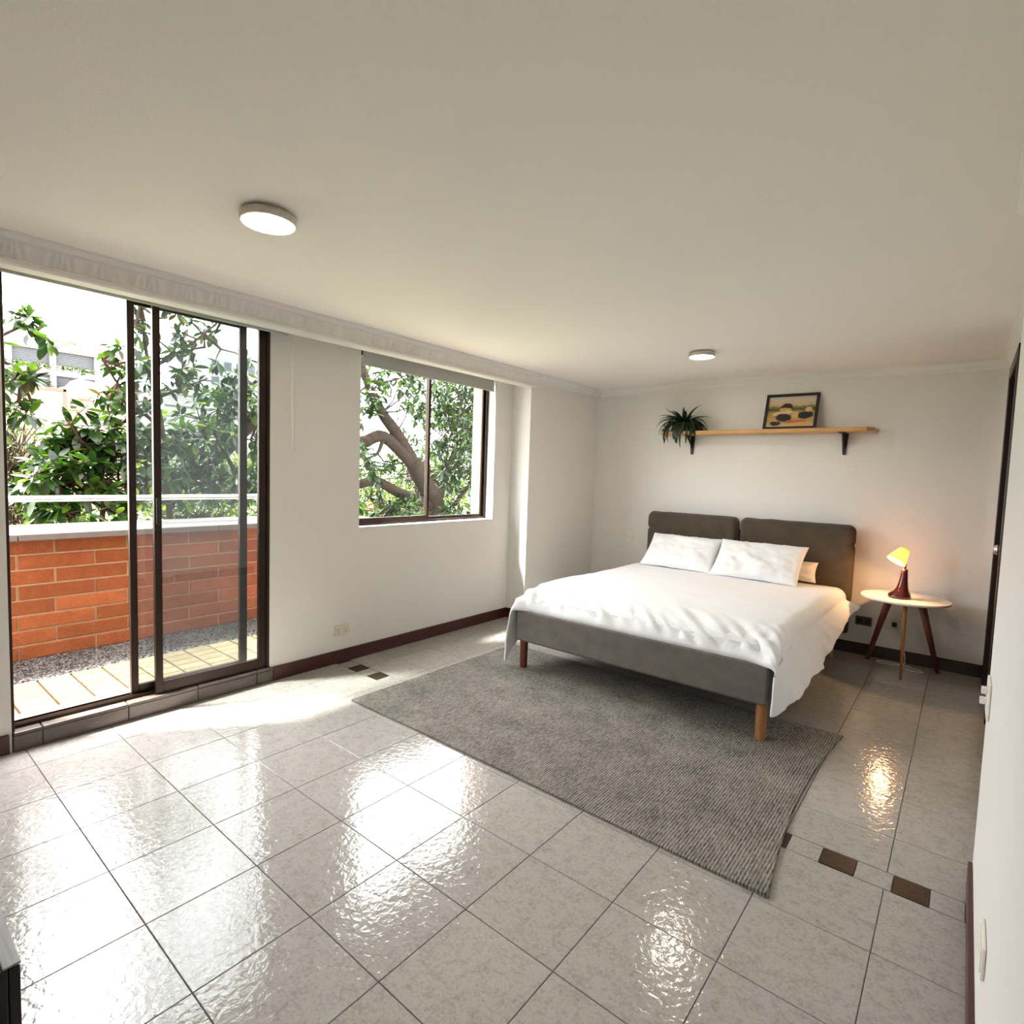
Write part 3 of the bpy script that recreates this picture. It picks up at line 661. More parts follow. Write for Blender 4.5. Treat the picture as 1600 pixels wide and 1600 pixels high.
# ------------------------------------------------------------------ side table and lamp
TX, TY, TZ = 3.015, 4.355, .552
tb = thing('side_table', 'round white side table on three splayed wooden legs', 'side table', (TX, TY, 0))
MB().lathe([(.262, TZ-.018), (.272, TZ-.012), (.272, TZ-.003), (.269, TZ)], 64, TX, TY).build('tabletop', M['white_top'], tb)
for (fx, fy), mt in (((2.795, 4.545), 'leg_red'), ((3.040, 4.165), 'leg_oak'), ((3.235, 4.535), 'leg_red')):
    tx, ty = TX+(fx-TX)*.42, TY+(fy-TY)*.42
    MB().tube([(fx, fy, 0.001), (tx, ty, TZ-.018)], [.0150, .026] if fy > 4.3 else [.009, .014], 14).build('leg', M[mt], tb, smooth=True)
LX, LY = 2.985, 4.30
lp = thing('table_lamp', 'small lit lamp with dark red base and amber tilted shade on the side table', 'lamp', (LX, LY, TZ))
MB().lathe([(.066, 0), (.070, .008), (.069, .022), (.062, .034), (.047, .050), (.036, .075), (.029, .11), (.0235, .15), (.0195, .19), (.0185, .21)], 32, LX, LY, TZ, cen=[(0, 0), (0, 0), (0, 0), (.004, 0), (.010, 0), (.014, 0), (.0165, 0), (.0185, 0), (.020, 0), (.0205, 0)]).build('base', M['lamp_base'], lp, smooth=True)
ax = Vector((-.42, -.38, -.82)).normalized()     # the way the shade opens
apex = Vector((LX+.012, LY+.02, TZ+.352)); 
def shade_mesh():
    zq = ax.to_track_quat('Z', 'Y').to_matrix(); vs = []; n = 32
    pr = [(.020, 0), (.031, .004), (.037, .02), (.045, .05), (.055, .08), (.064, .108), (.062, .108), (.053, .08), (.043, .05), (.035, .022), (.020, .006)]
    for r_, d in pr:
        for i in range(n):
            a = 2*math.pi*i/n; vs.append(apex+zq @ Vector((r_*math.cos(a), r_*math.sin(a), d)))
    fs = [(k*n+i, k*n+(i+1) % n, (k+1)*n+(i+1) % n, (k+1)*n+i) for k in range(len(pr)-1) for i in range(n)]
    return MB().add(vs, fs)
shade_mesh().build('lamp_shade', M['shade'], lp, smooth=True)
bp = apex+ax*.062
MB().tube([tuple(apex+ax*.006), tuple(apex+ax*.03)], .011, 12).build('bulb_holder', M['black'], lp)
MB().lathe([(.004, -.020), (.013, -.014), (.019, 0), (.015, .012), (.009, .020), (.008, .026)], 16, bp.x, bp.y, bp.z).build('bulb', M['bulb'], lp, smooth=True)
MB().tube([(LX+.020, LY, TZ+.205), (LX+.024, LY+.004, TZ+.24), tuple(apex+ax*.055+Vector((.014, .012, -.012)))], .006, 8).build('neck', M['lamp_base'], lp, smooth=True)
pd = bpy.data.lights.new('bulb_light', 'POINT'); pd.energy = 6.5; pd.color = (1, .54, .22); pd.shadow_soft_size = .022
po = bpy.data.objects.new('bulb_light', pd); C.objects.link(po); po.location = bp+ax*.03
# lamp cord: off the back of the table, down to the plug, its slack lying on the floor
cp = [(LX+.02, LY+.06, TZ+.004), (LX+.02, LY+.17, TZ+.004), (LX+.01, 4.635, TZ-.02), (2.985, 4.628, .40), (2.965, 4.622, .30), (2.99, 4.615, .22), (3.03, 4.60, .06), (3.02, 4.56, .004), (2.93, 4.50, .004), (2.86, 4.52, .004), (2.90, 4.57, .004), (3.03, 4.545, .004), (3.12, 4.50, .004), (3.15, 4.46, .004), (3.10, 4.44, .004), (3.03, 4.47, .004)]
def smoothpath(p, n=6):
    p = [Vector(a) for a in p]; out = []
    for i in range(len(p)-1):
        a, b, c, d = p[max(i-1, 0)], p[i], p[i+1], p[min(i+2, len(p)-1)]
        for k in range(n):
            t = k/n; out.append(.5*((2*b)+(c-a)*t+(2*a-5*b+4*c-d)*t*t+(3*b-a-3*c+d)*t**3))
    return out+[p[-1]]
MB().tube(smoothpath(cp), .0028, 6).build('cord', M['plastic'], lp, smooth=True)

# ------------------------------------------------------------------ wall shelf, picture, plant
sh = thing('shelf', 'long pine wall shelf on two black brackets above the headboard', 'shelf', (1.86, 4.55, 1.76))
SZ0, SZ1, SF = 1.760, 1.794, 4.445
pts = [(1.00, SF+.075), (1.06, SF+.010), (1.10, SF), (2.66, SF), (2.69, SF+.006), (2.735, SF+.06), (2.735, YB-.004), (1.00, YB-.004)]
MB().prism(pts, 'z', SZ0, SZ1).build('plank', M['shelf'], sh, bevel=.008)
for x in (1.268, 2.522):
    b = MB().box(x-.022, x+.022, SF+.02, YB-.002, SZ0-.006, SZ0-.001)
    b.prism([(x-.024, SZ0-.006), (x+.024, SZ0-.006), (x+.011, 1.592), (x+.007, 1.588), (x-.007, 1.588), (x-.011, 1.592)], 'y', YB-.012, YB-.002)
    b.prism([(SF+.05, SZ0-.006), (YB-.012, SZ0-.006), (YB-.012, SZ0-.12)], 'x', x-.002, x+.002)
    b.build('bracket', M['black'], sh)
pc = thing('picture_frame', 'black framed small painting leaning on the wall shelf', 'picture', (2.16, 4.55, SZ1))
def leaning(x0, x1, z0, z1, d0, d1):
    """box in the picture's own plane, leaning back so its top touches the wall"""
    mb = MB().box(x0, x1, d0, d1, z0, z1); a = math.radians(18); cy, cz = 4.540, SZ1+.001
    mb.v = [(x, cy+y*math.cos(a)+z*math.sin(a), cz+z*math.cos(a)-y*math.sin(a)) for x, y, z in mb.v]; return mb
FX0, FX1, FH = 1.915, 2.325, .318
for args in ((FX0, FX1, 0, .022), (FX0, FX1, FH-.022, FH)): leaning(args[0], args[1], args[2], args[3], -.012, .010).build('frame_rail', M['frame_black'], pc, bevel=.002)
for x in (FX0, FX1-.022): leaning(x, x+.022, .022, FH-.022, -.012, .010).build('frame_rail', M['frame_black'], pc, bevel=.002)
def print_plane():
    mb = leaning(FX0+.022, FX1-.022, .022, FH-.022, 0, .006); return mb
print_plane().build('print', M['print'], pc)
PX, PY = 1.215, 4.545
pt = thing('potted_plant', 'dark spiky plant with drooping leaves on the end of the wall shelf', 'plant', (PX, PY, SZ1))
MB().lathe([(.05, 0), (.066, .01), (.072, .075), (.068, .08), (.062, .075), (.058, .062), (.004, .06)], 24, PX, PY, SZ1).build('pot', M['pot'], pt, smooth=False)
rg = random.Random(5)
def frond(az, el, L, droop, wd):
    n = 9; pts = []; p = Vector((PX+.02*math.cos(az), PY+.015*math.sin(az), SZ1+.06)); a = el
    for k in range(n+1):
        pts.append(p.copy()); d = Vector((math.cos(az)*math.cos(a), math.sin(az)*math.cos(a)*.8, math.sin(a))); p = p+d*(L/n); a -= droop/n*(1.1-.1*k/n)
        if p.y > YB-.02: p.y = YB-.02
        if SF-.01 < p.y and 1.0 < p.x < 2.7 and p.z < SZ1+.012: p.z = SZ1+.012
    side = Vector((-math.sin(az), math.cos(az), 0)); vs = []
    for k, q in enumerate(pts):
        wk = wd*(.35+1.1*min(1, k/3))*(1-(k/n)**2.2)+.0008
        vs += [q-side*wk, q+Vector((0, 0, -wk*.5)), q+side*wk]
    fs = []
    for k in range(n): fs += [(k*3, k*3+1, k*3+4, k*3+3), (k*3+1, k*3+2, k*3+5, k*3+4)]
    return MB().add(vs, fs)
for i in range(96):
    az = i*2.39996+rg.uniform(-.2, .2); t = (i+.5)/92
    el = 1.35-1.0*t**.6+rg.uniform(-.15, .15); L = .20+.20*t+rg.uniform(-.03, .06); droop = .5+3.0*t**.7+rg.uniform(-.3, .4)
    if math.sin(az) > .3: L *= .7
    frond(az, el, L, droop, rg.uniform(.009, .014)).build('frond', M['frond'], pt, smooth=True)

# ------------------------------------------------------------------ low cabinet, lower-left corner
cb = thing('low_cabinet', 'low black cabinet with grey wooden top at the near corner', 'cabinet', (1.6, -.60, 0))
CZ = .45; cx1, cy1 = 2.058, -.357
MB().box(1.20, cx1, cy1-.026, cy1, CZ-.004, CZ).build('top_board', M['cabinet_top'], cb, bevel=.002)
MB().box(1.20, cx1, cy1-.42, cy1-.032, CZ-.004, CZ).build('top_board', M['cabinet_top'], cb, bevel=.002)
MB().box(1.20, cx1, cy1-.42, cy1-.018, .06, CZ-.0045).build('carcass', M['cabinet_black'], cb, bevel=.003)
for x in (1.25, cx1-.05):
    for yy in (cy1-.38, cy1-.04): MB().box(x-.018, x+.018, yy-.018, yy+.018, 0, .06).build('leg', M['cabinet_black'], cb)
for x0, x1 in ((1.202, 1.625), (1.631, cx1-.002)):
    d = MB().box(x0, x1, cy1-.017, cy1-.001, .07, CZ-.008).build('door', M['cabinet_black'], cb, bevel=.002)
    MB().box((x0+x1)/2-.05, (x0+x1)/2+.05, cy1-.001, cy1+.009, .34, .35).build('handle', M['lamp_rim'], d, bevel=.003)

# ------------------------------------------------------------------ balcony
BZ = .045; GX, WXf = -.865, -1.345; BE = 2.86
bf = struct(MB().box(-1.5, -.02, -1.6, BE, -.12, BZ-.012).build('balcony_floor', M['paver_joint']))
px = [-.865+.1025*k for k in range(0, 9)]
py = [-.43+.159*k for k in range(0, 14)]
for i, (a, b) in enumerate(zip(px, px[1:])):
    b = min(b, -.115)
    if b-a < .02: continue
    for c, d in zip(py, py[1:]): tile('paver', bf, M['paver'], a+.0025, b-.0025, c+.006, d-.006, BZ, h=.012, b=.003)
gvm = MB().box(WXf+.008, GX-.002, -1.6, BE, BZ-.012, BZ-.004); rs = random.Random(8)
for _ in range(9000):
    cx_, cy2 = rs.uniform(WXf+.012, GX-.008), rs.uniform(-.6, 2.4); s_ = rs.uniform(.0045, .011)
    a_ = rs.uniform(0, 6.3); ca, sa = math.cos(a_)*s_, math.sin(a_)*s_; zz_ = BZ-.003+rs.uniform(-.004, .006)
    gvm.add([(cx_+ca, cy2+sa, zz_), (cx_-sa*.7, cy2+ca*.7, zz_), (cx_-ca, cy2-sa, zz_), (cx_+sa*.7, cy2-ca*.7, zz_), (cx_, cy2, zz_+s_*.7)], [(0, 1, 4), (1, 2, 4), (2, 3, 4), (3, 0, 4)])
gv = gvm.build('gravel', M['gravel']); tag(gv, 'dark grit strip along the foot of the brick balcony wall', 'gravel'); gv['kind'] = 'stuff'
pw = struct(MB().box(WXf-.14, WXf-.006, -1.6, BE, -.12, .826).build('balcony_wall', M['mortar']))
bh, bl, jt = .0975, .402, .012
rb = random.Random(2)
for r_ in range(8):
    z0 = BZ+.004+r_*(bh+.0)-.012*0
    z0 = .043+r_*.0985
    if z0+.086 > .84: break
    yst = (-.007-.828 if r_ % 2 else .213-1.242)
    k = 0
    while True:
        a = yst+k*(bl+jt); k += 1
        if a > BE-.02: break
        b = min(a+bl, BE)
        o = tile('brick', pw, M['brick'], -bl/2, bl/2, -.0433, .0433, 0, h=.05, b=.004) if b-a > bl-.001 else tile('brick', pw, M['brick'], -(b-a)/2, (b-a)/2, -.0433, .0433, 0, h=.05, b=.004)
        pr_ = rb.uniform(-.0015, .0025)
        o.matrix_local = Matrix.Translation((WXf+pr_, (a+b)/2+rb.uniform(-.003, .003), z0+.0433)) @ Matrix(((0, 0, 1, 0), (1, 0, 0, 0), (0, 1, 0, 0), (0, 0, 0, 1)))
cy_ = -1.6
while cy_ < BE:
    e = min(cy_+.60, BE+.02); MB().box(WXf-.55, WXf+.115, cy_+.002, e-.002, .828, .872).build('cap_stone', M['cap'], pw, bevel=.004, seg=1); cy_ += .60
hr = thing('handrail', 'white metal handrail above the balcony wall', 'handrail', (-1.62, .6, .872))
MB().box(-1.645, -1.600, -1.6, BE, 1.070, 1.092).build('rail', M['rail'], hr, bevel=.004)
MB().box(-1.640, -1.605, -1.6, BE, 1.052, 1.064).build('lower_rail', M['rail'], hr, bevel=.003)
for yy in (-1.2, BE-.03): MB().box(-1.638, -1.607, yy-.015, yy+.015, .872, 1.07).build('post', M['rail'], hr, bevel=.002)

# ------------------------------------------------------------------ garden below
struct(MB().box(-260, -.3, -160, 200, -5.3, -5.0).build('ground', M['lawn']))
def leaf_mb(L=1.0, wd=.36, curl=.12, fold=.10):
    prf = [(0, .02), (.12, .30), (.34, .86), (.58, 1.0), (.80, .72), (.94, .32), (1, .02)]; vs = []; fs = []
    for k, (t, q) in enumerate(prf):
        z = -curl*t*t*L; hw = wd*.5*q*L
        vs += [(t*L, -hw, z+fold*hw), (t*L, 0, z-fold*hw*.4), (t*L, hw, z+fold*hw)]
    for k in range(len(prf)-1): fs += [(k*3, k*3+1, k*3+4, k*3+3), (k*3+1, k*3+2, k*3+5, k*3+4)]
    return vs, fs
LEAF = [leaf_mb(1, .40, .10, .14), leaf_mb(1, .46, .20, .20), leaf_mb(1, .36, .02, .10)]
_lm = {}
def leaf_mesh(k, mat):
    if (k, mat.name) not in _lm: _lm[(k, mat.name)] = mesh_of(MB().add(*LEAF[k]), 'leaf', mat, True)
    return _lm[(k, mat.name)]
def frame_of(d, roll, rg):
    d = d.normalized(); ref = Vector((0, 0, 1)) if abs(d.z) < .95 else Vector((1, 0, 0))
    y_ = ref.cross(d).normalized(); z_ = d.cross(y_)
    R = Matrix((d, y_, z_)).transposed().to_4x4(); return R @ Matrix.Rotation(roll, 4, 'X')
def whorl_leaves(cl, rad, nwh, nlf, L0, L1, rg, up=.35):
    """leaves in rosettes at twig tips: returns matrices and the twig tips"""
    out = []; tips = []
    for c in cl:
        c = Vector(c)
        for _ in range(nwh):
            o = Vector((rg.gauss(0, 1), rg.gauss(0, 1), rg.gauss(0, .8)))*rad*.55; p = c+o
            td = (o.normalized()*.8+Vector((rg.uniform(-.5, .5), rg.uniform(-.5, .5), up+rg.uniform(-.3, .5)))).normalized(); tips.append((c, p, td))
            a0 = rg.uniform(0, 6.28); s1 = td.orthogonal().normalized(); s2_ = td.cross(s1)
            for k in range(nlf):
                a = a0+k*2.4; rd = s1*math.cos(a)+s2_*math.sin(a); t = k/nlf
                d = (td*(.75-.9*t)+rd*(.55+.5*t)+Vector((0, 0, -.28))).normalized()
                Ls = rg.uniform(L0, L1)*(.75+.35*t)
                M4 = Matrix.Translation(p-td*.05*t) @ frame_of(d, rg.uniform(-.5, .5), rg) @ Matrix.Diagonal((Ls, Ls, Ls, 1))
                out.append((M4, rg.randrange(3)))
    return out, tips
def plant_leaves(root, mats, leafset, nobj, stuff_name, rg):
    cen = lambda e: (e[0].translation-CAMP).length
    leafset.sort(key=cen); near, far = leafset[:nobj], leafset[nobj:]
    for M4, k in near: place(leaf_mesh(k, mats[0] if rg.random() < .8 else mats[1]), 'leaf', root, M4.translation, M4)
    if far:
        mb = MB()
        for M4, k in far: mb.add([M4 @ Vector(v) for v in LEAF[k][0]], LEAF[k][1])
        f = fast_build(mb, stuff_name, mats[0], root); f['kind'] = 'stuff'
def fast_build(mb, name, mat, parent):
    pl = WL[parent.name] if parent else Vector((0, 0, 0)); me = bpy.data.meshes.new(name)
    me.from_pydata([(v[0]-pl.x, v[1]-pl.y, v[2]-pl.z) for v in mb.v], [], mb.f); me.materials.append(mat)
    me.polygons.foreach_set('use_smooth', [True]*len(me.polygons))
    o = bpy.data.objects.new(name, me); C.objects.link(o); o.parent = parent; WL[o.name] = Vector(pl); return o
def twigs(root, tips, limbs, mat, rg, r0=.010):
    pts = [Vector(p) for l in limbs for p in l]; mb = MB(); done = set()
    for c, p, td in tips:
        key = tuple(round(x, 3) for x in c)
        if key not in done:
            done.add(key); q = min(pts, key=lambda a: (a-c).length)
            mid = (q+c)/2+Vector((rg.uniform(-.08, .08), rg.uniform(-.08, .08), -.06)); mb.tube([q, mid, c], [r0*1.8, r0*1.3, r0], 5, cap=False)
        mb.tube([c, (c+p)/2+Vector((0, 0, .02)), p], [r0*.7, r0*.5, r0*.35], 4, cap=False)
    fast_build(mb, 'twigs', mat, root)['kind'] = 'stuff'
def tree(name, label, base, limbs, trunk, trunk_r, cl, mats, bark, nobj, seed, rad=.17, nwh=3, nlf=8, L=(.11, .17), group=None):
    rg = random.Random(seed); t = thing(name, label, 'tree', base, group)
    MB().tube(smoothpath(trunk, 5), [trunk_r*(1-.45*i/(5*(len(trunk)-1))) for i in range(5*(len(trunk)-1)+1)], 12).build('trunk', bark, t, smooth=True)
    for lb, ra, rz in limbs:
        n = 5*(len(lb)-1)+1; MB().tube(smoothpath(lb, 5), [ra+(rz-ra)*i/(n-1) for i in range(n)], 10).build('branch', bark, t, smooth=True)
    lv, tips = whorl_leaves(cl, rad, nwh, nlf, L[0], L[1], rg)
    twigs(t, tips, [l[0] for l in limbs]+[trunk], bark, rg)
    plant_leaves(t, mats, lv, nobj, 'foliage', rg); return t
CL_A = [(-4.47,5.17,2.85),(-4.04,5.16,2.87),(-4.28,5.69,2.81),(-3.95,5.75,2.85),(-3.92,6.31,2.87),(-4.71,7.5,2.97),(-4.78,8.04,2.92),(-3.63,4.73,2.48),(-4.44,5.09,2.47),(-4.47,6.06,2.65),(-3.41,5.42,2.41),(-4.14,6.69,2.48),(-3.63,6.59,2.33),(-4.13,7.46,2.32),(-3.91,4.82,2.22),(-4.59,6.97,2.23),(-3.91,6.73,2.01),(-3.58,6.8,1.9),(-4.07,6.64,1.78),(-3.76,6.67,1.55),(-3.86,7.2,1.51),(-4.71,7.94,1.26),(-3.74,6.42,1.37),(-3.97,6.41,1.25),(-4.38,6.29,2.28),(-4.76,5.41,1.49),(-3.59,4.72,1.33),(-4.14,5.02,0.92),(-3.79,5.01,0.78),(-3.57,5.09,0.7),(-3.8,5.54,0.82),(-3.51,5.49,0.69),(-4.25,6.24,1.13),(-3.68,5.05,1.47),(-4.18,4.89,1.68),(-3.49,5.97,0.67),(-3.57,6.38,0.69),(-4.66,7.92,0.53),(-4.61,8.14,0.9),(-4.5,5.65,3.14),(-3.45,5.44,2.96),(-4.19,7.05,3.17),(-3.92,7.38,3.02),(-4.38,7.91,2.62),(-4.09,7.57,1.83),(-4.26,2.61,2.24),(-4.31,2.79,2.35),(-3.98,2.81,2.29),(-3.98,3.01,2.4),(-3.53,2.38,1.98),(-3.85,2.71,2.03),(-3.5,2.78,2.03),(-3.6,2.21,1.86),(-3.41,2.29,1.75),(-3.86,2.67,1.75),(-4.57,2.43,1.83),(-3.6,1.92,1.65),(-3.45,2.07,1.59),(-3.53,1.87,1.51),(-4.0,2.17,1.38),(-3.8,2.35,1.45),(-4.5,2.84,1.65),(-3.64,1.87,1.26),(-4.0,2.15,1.18),(-4.4,3.22,1.59),(-4.71,3.37,1.32),(-3.6,2.87,1.09),(-3.41,2.55,1.24),(-4.68,3.0,1.13),(-3.68,2.33,1.12),(-4.23,2.67,0.99),(-4.59,3.18,1.0),(-4.39,2.43,0.97),(-3.72,1.91,1.08),(-3.58,3.19,2.07),(-4.74,4.13,2.62),(-3.94,3.96,2.08),(-4.74,4.81,2.51),(-3.79,3.4,1.42),(-4.34,4.22,1.26),(-3.57,4.14,1.73),(-3.43,3.45,2.75),(-4.09,4.37,2.98),(-3.4,7.45,2.53),(-4.37,8.85,1.9),(-4.69,9.07,1.06),(-3.96,8.97,2.45),(-4.76,7.12,2.55),(-4.52,7.16,2.36),(-4.23,7.21,2.18),(-3.95,7.26,2.41),(-4.58,8.15,2.13),(-4.74,7.94,1.85),(-3.59,6.45,1.77),(-4.36,6.94,1.55),(-3.46,6.86,1.28),(-3.54,6.62,1.38),(-4.27,7.04,1.07),(-4.16,6.57,1.77),(-4.07,6.61,2.81),(-3.9,7.01,2.85),(-3.97,7.44,2.79)]
CL_C = [(-3.21,1.48,2.75),(-3.17,1.52,2.63),(-2.94,1.64,2.77),(-3.25,1.9,2.72),(-3.3,2.02,2.86),(-3.1,1.78,2.52),(-3.43,1.76,2.45),(-3.39,2.05,2.6),(-2.92,1.69,2.21),(-3.24,1.94,2.25),(-3.22,1.72,2.12),(-3.59,2.34,2.86),(-3.31,2.32,2.64),(-3.19,1.49,2.19),(-3.59,1.65,2.04),(-3.17,1.53,1.81),(-3.16,1.32,2.44),(-3.56,1.38,2.4),(-3.16,1.23,2.24),(-3.27,1.33,2.17),(-3.12,1.33,2.04),(-3.35,1.32,1.97),(-3.11,1.3,1.85),(-3.08,1.18,1.83),(-3.58,1.36,1.74),(-3.56,1.41,1.7),(-3.13,1.16,2.0),(-2.93,1.42,2.34),(-3.42,1.72,2.64),(-3.28,2.14,2.99)]
CL_B = [(-3.07,0.89,1.67),(-3.31,0.84,1.51),(-3.27,0.98,1.46),(-3.32,1.09,1.53),(-3.27,1.18,1.47),(-3.06,1.23,1.47),(-3.33,0.75,1.37),(-3.26,0.88,1.33),(-2.9,0.94,1.31),(-3.58,1.26,1.28),(-3.09,1.26,1.26),(-2.94,0.63,1.22),(-3.32,0.84,1.15),(-3.4,1.0,1.12),(-2.88,1.02,1.11),(-3.39,1.31,1.06),(-3.43,0.72,1.03),(-3.21,0.76,0.91),(-2.97,0.83,0.87),(-3.51,0.92,0.97),(-3.31,1.03,1.02),(-3.3,1.49,1.55),(-2.85,1.41,1.36),(-3.21,1.49,1.16),(-2.83,1.21,0.9),(-3.45,1.62,1.46),(-3.3,0.63,1.09),(-3.01,1.34,0.98),(-2.8,1.47,1.55),(-3.19,1.11,1.65)]
CL_D = [(-2.59,0.45,2.43),(-2.64,0.53,2.38),(-2.44,0.55,2.33),(-2.6,0.4,2.08),(-2.3,0.42,2.0),(-2.28,0.46,1.97),(-2.61,0.42,1.77),(-2.56,0.47,1.73),(-2.3,0.23,2.16),(-2.38,0.2,1.88),(-2.3,0.17,2.41),(-2.53,0.25,1.61)]

tree('broadleaf_tree', 'big old tree with thick crooked limbs behind the two-pane window', (-4.3, 6.9, -5),
     [([(-4.0, 5.80, 1.42), (-4.0, 5.15, 1.87), (-4.0, 4.66, 1.76), (-4.0, 3.8, 1.93), (-4.0, 3.11, 1.94), (-4.0, 2.66, 1.51), (-4.0, 2.28, 1.19), (-4.0, 2.01, 1.03), (-4.0, 1.75, 1.01)], .105, .06),
      ([(-4.0, 5.80, 1.45), (-4.0, 5.40, 1.95), (-4.0, 5.10, 2.25), (-4.0, 4.83, 2.66), (-4.05, 4.64, 3.2)], .115, .05),
      ([(-4.0, 6.25, .74), (-3.95, 5.43, .98), (-3.95, 4.98, 1.16), (-3.95, 4.55, 1.10), (-3.9, 4.2, 1.2)], .095, .06),
      ([(-4.1, 6.45, .70), (-4.2, 6.75, 1.35), (-4.3, 7.1, 1.9), (-4.5, 7.4, 2.9)], .08, .03),
      ([(-4.1, 6.6, .5), (-4.0, 7.05, 1.0), (-4.0, 7.35, 1.28), (-3.9, 7.6, 1.36)], .045, .02),
      ([(-4.0, 4.66, 1.76), (-3.9, 4.35, 2.1), (-3.8, 4.1, 2.6)], .05, .02),
      ([(-4.0, 5.15, 1.9), (-3.9, 4.95, 1.6), (-3.9, 4.7, 1.5)], .04, .015)],
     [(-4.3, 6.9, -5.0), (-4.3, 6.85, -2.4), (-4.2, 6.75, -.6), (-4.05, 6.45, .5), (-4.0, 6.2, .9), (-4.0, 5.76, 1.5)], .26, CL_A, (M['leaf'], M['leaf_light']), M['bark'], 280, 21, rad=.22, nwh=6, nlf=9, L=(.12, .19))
tree('rubber_tree', 'dense bush-like tree with glossy oval leaves just beyond the open half of the glass door', (-3.2, 1.0, -5),
     [([(-3.2, 1.05, .2), (-3.15, 1.15, .9), (-3.1, 1.1, 1.35), (-3.1, 1.0, 1.5)], .03, .012), ([(-3.2, 1.05, .3), (-3.1, .85, .9), (-3.05, .75, 1.3)], .028, .012),
      ([(-3.1, 1.5, 1.10), (-3.15, 1.25, 1.12), (-3.1, 1.0, 1.2), (-3.0, .85, 1.15)], .026, .012), ([(-3.2, 1.05, .2), (-3.25, 1.35, .9), (-3.3, 1.5, 1.4)], .03, .012)],
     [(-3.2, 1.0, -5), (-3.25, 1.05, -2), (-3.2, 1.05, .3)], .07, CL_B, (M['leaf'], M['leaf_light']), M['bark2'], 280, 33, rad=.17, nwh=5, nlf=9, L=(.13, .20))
tree('rusty_leaved_tree', 'tall tree with hanging rusty green leaves behind the stiles of the glass door', (-3.6, 1.9, -5),
     [([(-3.6, 1.9, .6), (-3.4, 1.75, 1.7), (-3.3, 1.6, 2.3), (-3.2, 1.5, 2.9)], .035, .012), ([(-3.4, 1.75, 1.7), (-3.3, 1.5, 1.9), (-3.2, 1.3, 2.1), (-3.1, 1.15, 2.3)], .022, .008),
      ([(-3.3, 1.6, 2.3), (-3.25, 1.85, 2.5), (-3.2, 2.1, 2.75), (-3.3, 2.35, 3.0)], .022, .008), ([(-3.35, 1.65, 2.0), (-3.2, 1.9, 2.15), (-3.0, 2.05, 2.25)], .018, .006)],
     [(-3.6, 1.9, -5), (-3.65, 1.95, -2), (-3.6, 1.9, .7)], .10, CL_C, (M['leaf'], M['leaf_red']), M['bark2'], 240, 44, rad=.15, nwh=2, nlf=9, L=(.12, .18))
tree('overhanging_tree', 'tree reaching in from the side of the open door with sprays of dark leaves', (-2.7, -.6, -5),
     [([(-2.7, -.5, .8), (-2.6, -.1, 1.9), (-2.55, .25, 2.2), (-2.5, .5, 2.4)], .03, .008), ([(-2.6, -.1, 1.9), (-2.5, .2, 1.9), (-2.45, .45, 1.95)], .016, .006)],
     [(-2.7, -.6, -5), (-2.75, -.6, -2), (-2.7, -.5, .9)], .09, CL_D, (M['leaf'], M['leaf_red']), M['bark2'], 110, 55, rad=.10, nwh=3, nlf=7, L=(.11, .17))

def blob_cloud(c, rx, ry, rz, n, rg):
    out = []
    for _ in range(n):
        while True:
            v = Vector((rg.uniform(-1, 1), rg.uniform(-1, 1), rg.uniform(-1, 1)))
            if .45 < v.length < 1: break
        out.append((c[0]+v.x*rx, c[1]+v.y*ry, c[2]+v.z*rz))
    return out
def shrub(name, label, c, r, n, mat, bark, seed, L=(.08, .14), cat='shrub', nlf=6, group=None, up=.4):
    rg = random.Random(seed); t = thing(name, label, cat, (c[0], c[1], -5), group)
    stem = [(c[0], c[1], -5), (c[0]+.05, c[1]-.04, -5+(c[2]+5)*.5), (c[0], c[1], c[2]+r[2]*.3)]
    MB().tube(smoothpath(stem, 4), [.09-.07*i/8 for i in range(9)], 8).build('trunk', bark, t, smooth=True)
    lv, tips = whorl_leaves(blob_cloud(c, *r, n, rg), .10, 1, nlf, L[0], L[1], rg, up)
    mb = MB()
    for M4, k in lv: mb.add([M4 @ Vector(v) for v in LEAF[k][0]], LEAF[k][1])
    f = fast_build(mb, 'foliage', mat, t); f['kind'] = 'stuff'; twigs(t, tips, [stem], bark, rg, .006); return t
shrub('fine_leaved_tree', 'pale fine-leaved tree at the far side of the open door', (-6.2, .95, .75), (.7, .62, 1.35), 330, M['leaf_fine'], M['bark2'], 5, L=(.05, .10), cat='tree', nlf=6)
shrub('garden_shrub', 'spiky pale shrub below the balcony handrail, beyond the open door', (-5.2, 1.5, .30), (.5, .75, .50), 150, M['leaf_light'], M['bark2'], 6, L=(.12, .2), nlf=8, up=.9)
shrub('garden_shrub', 'bushy green shrub below the handrail, behind the sliding panes', (-5.4, 2.9, .40), (.7, 1.0, .52), 230, M['leaf_light'], M['bark2'], 7, L=(.08, .14))
shrub('garden_shrub', 'bright green bush behind the sliding panes, under the crooked limb', (-6.4, 3.5, .9), (.8, 1.0, .75), 230, M['leaf_light'], M['bark2'], 8, L=(.10, .17))
shrub('garden_shrub', 'bright yellow-green bush low behind the two-pane window, next to the trunk', (-6.6, 7.4, .35), (.9, 1.3, .75), 220, M['leaf_light'], M['bark2'], 9, L=(.10, .17))
shrub('garden_shrub', 'yellow-green bush behind the crooked limbs, seen in the near pane of the window', (-7.6, 9.2, 1.0), (1.0, 1.6, 1.1), 260, M['leaf_light'], M['bark2'], 10, L=(.11, .18))
shrub('background_tree', 'tall tree far behind the window, seen between nearer leaves', (-10.5, 13.5, 2.6), (2.0, 2.4, 2.6), 420, M['leaf'], M['bark'], 12, L=(.18, .30), cat='tree', nlf=7)
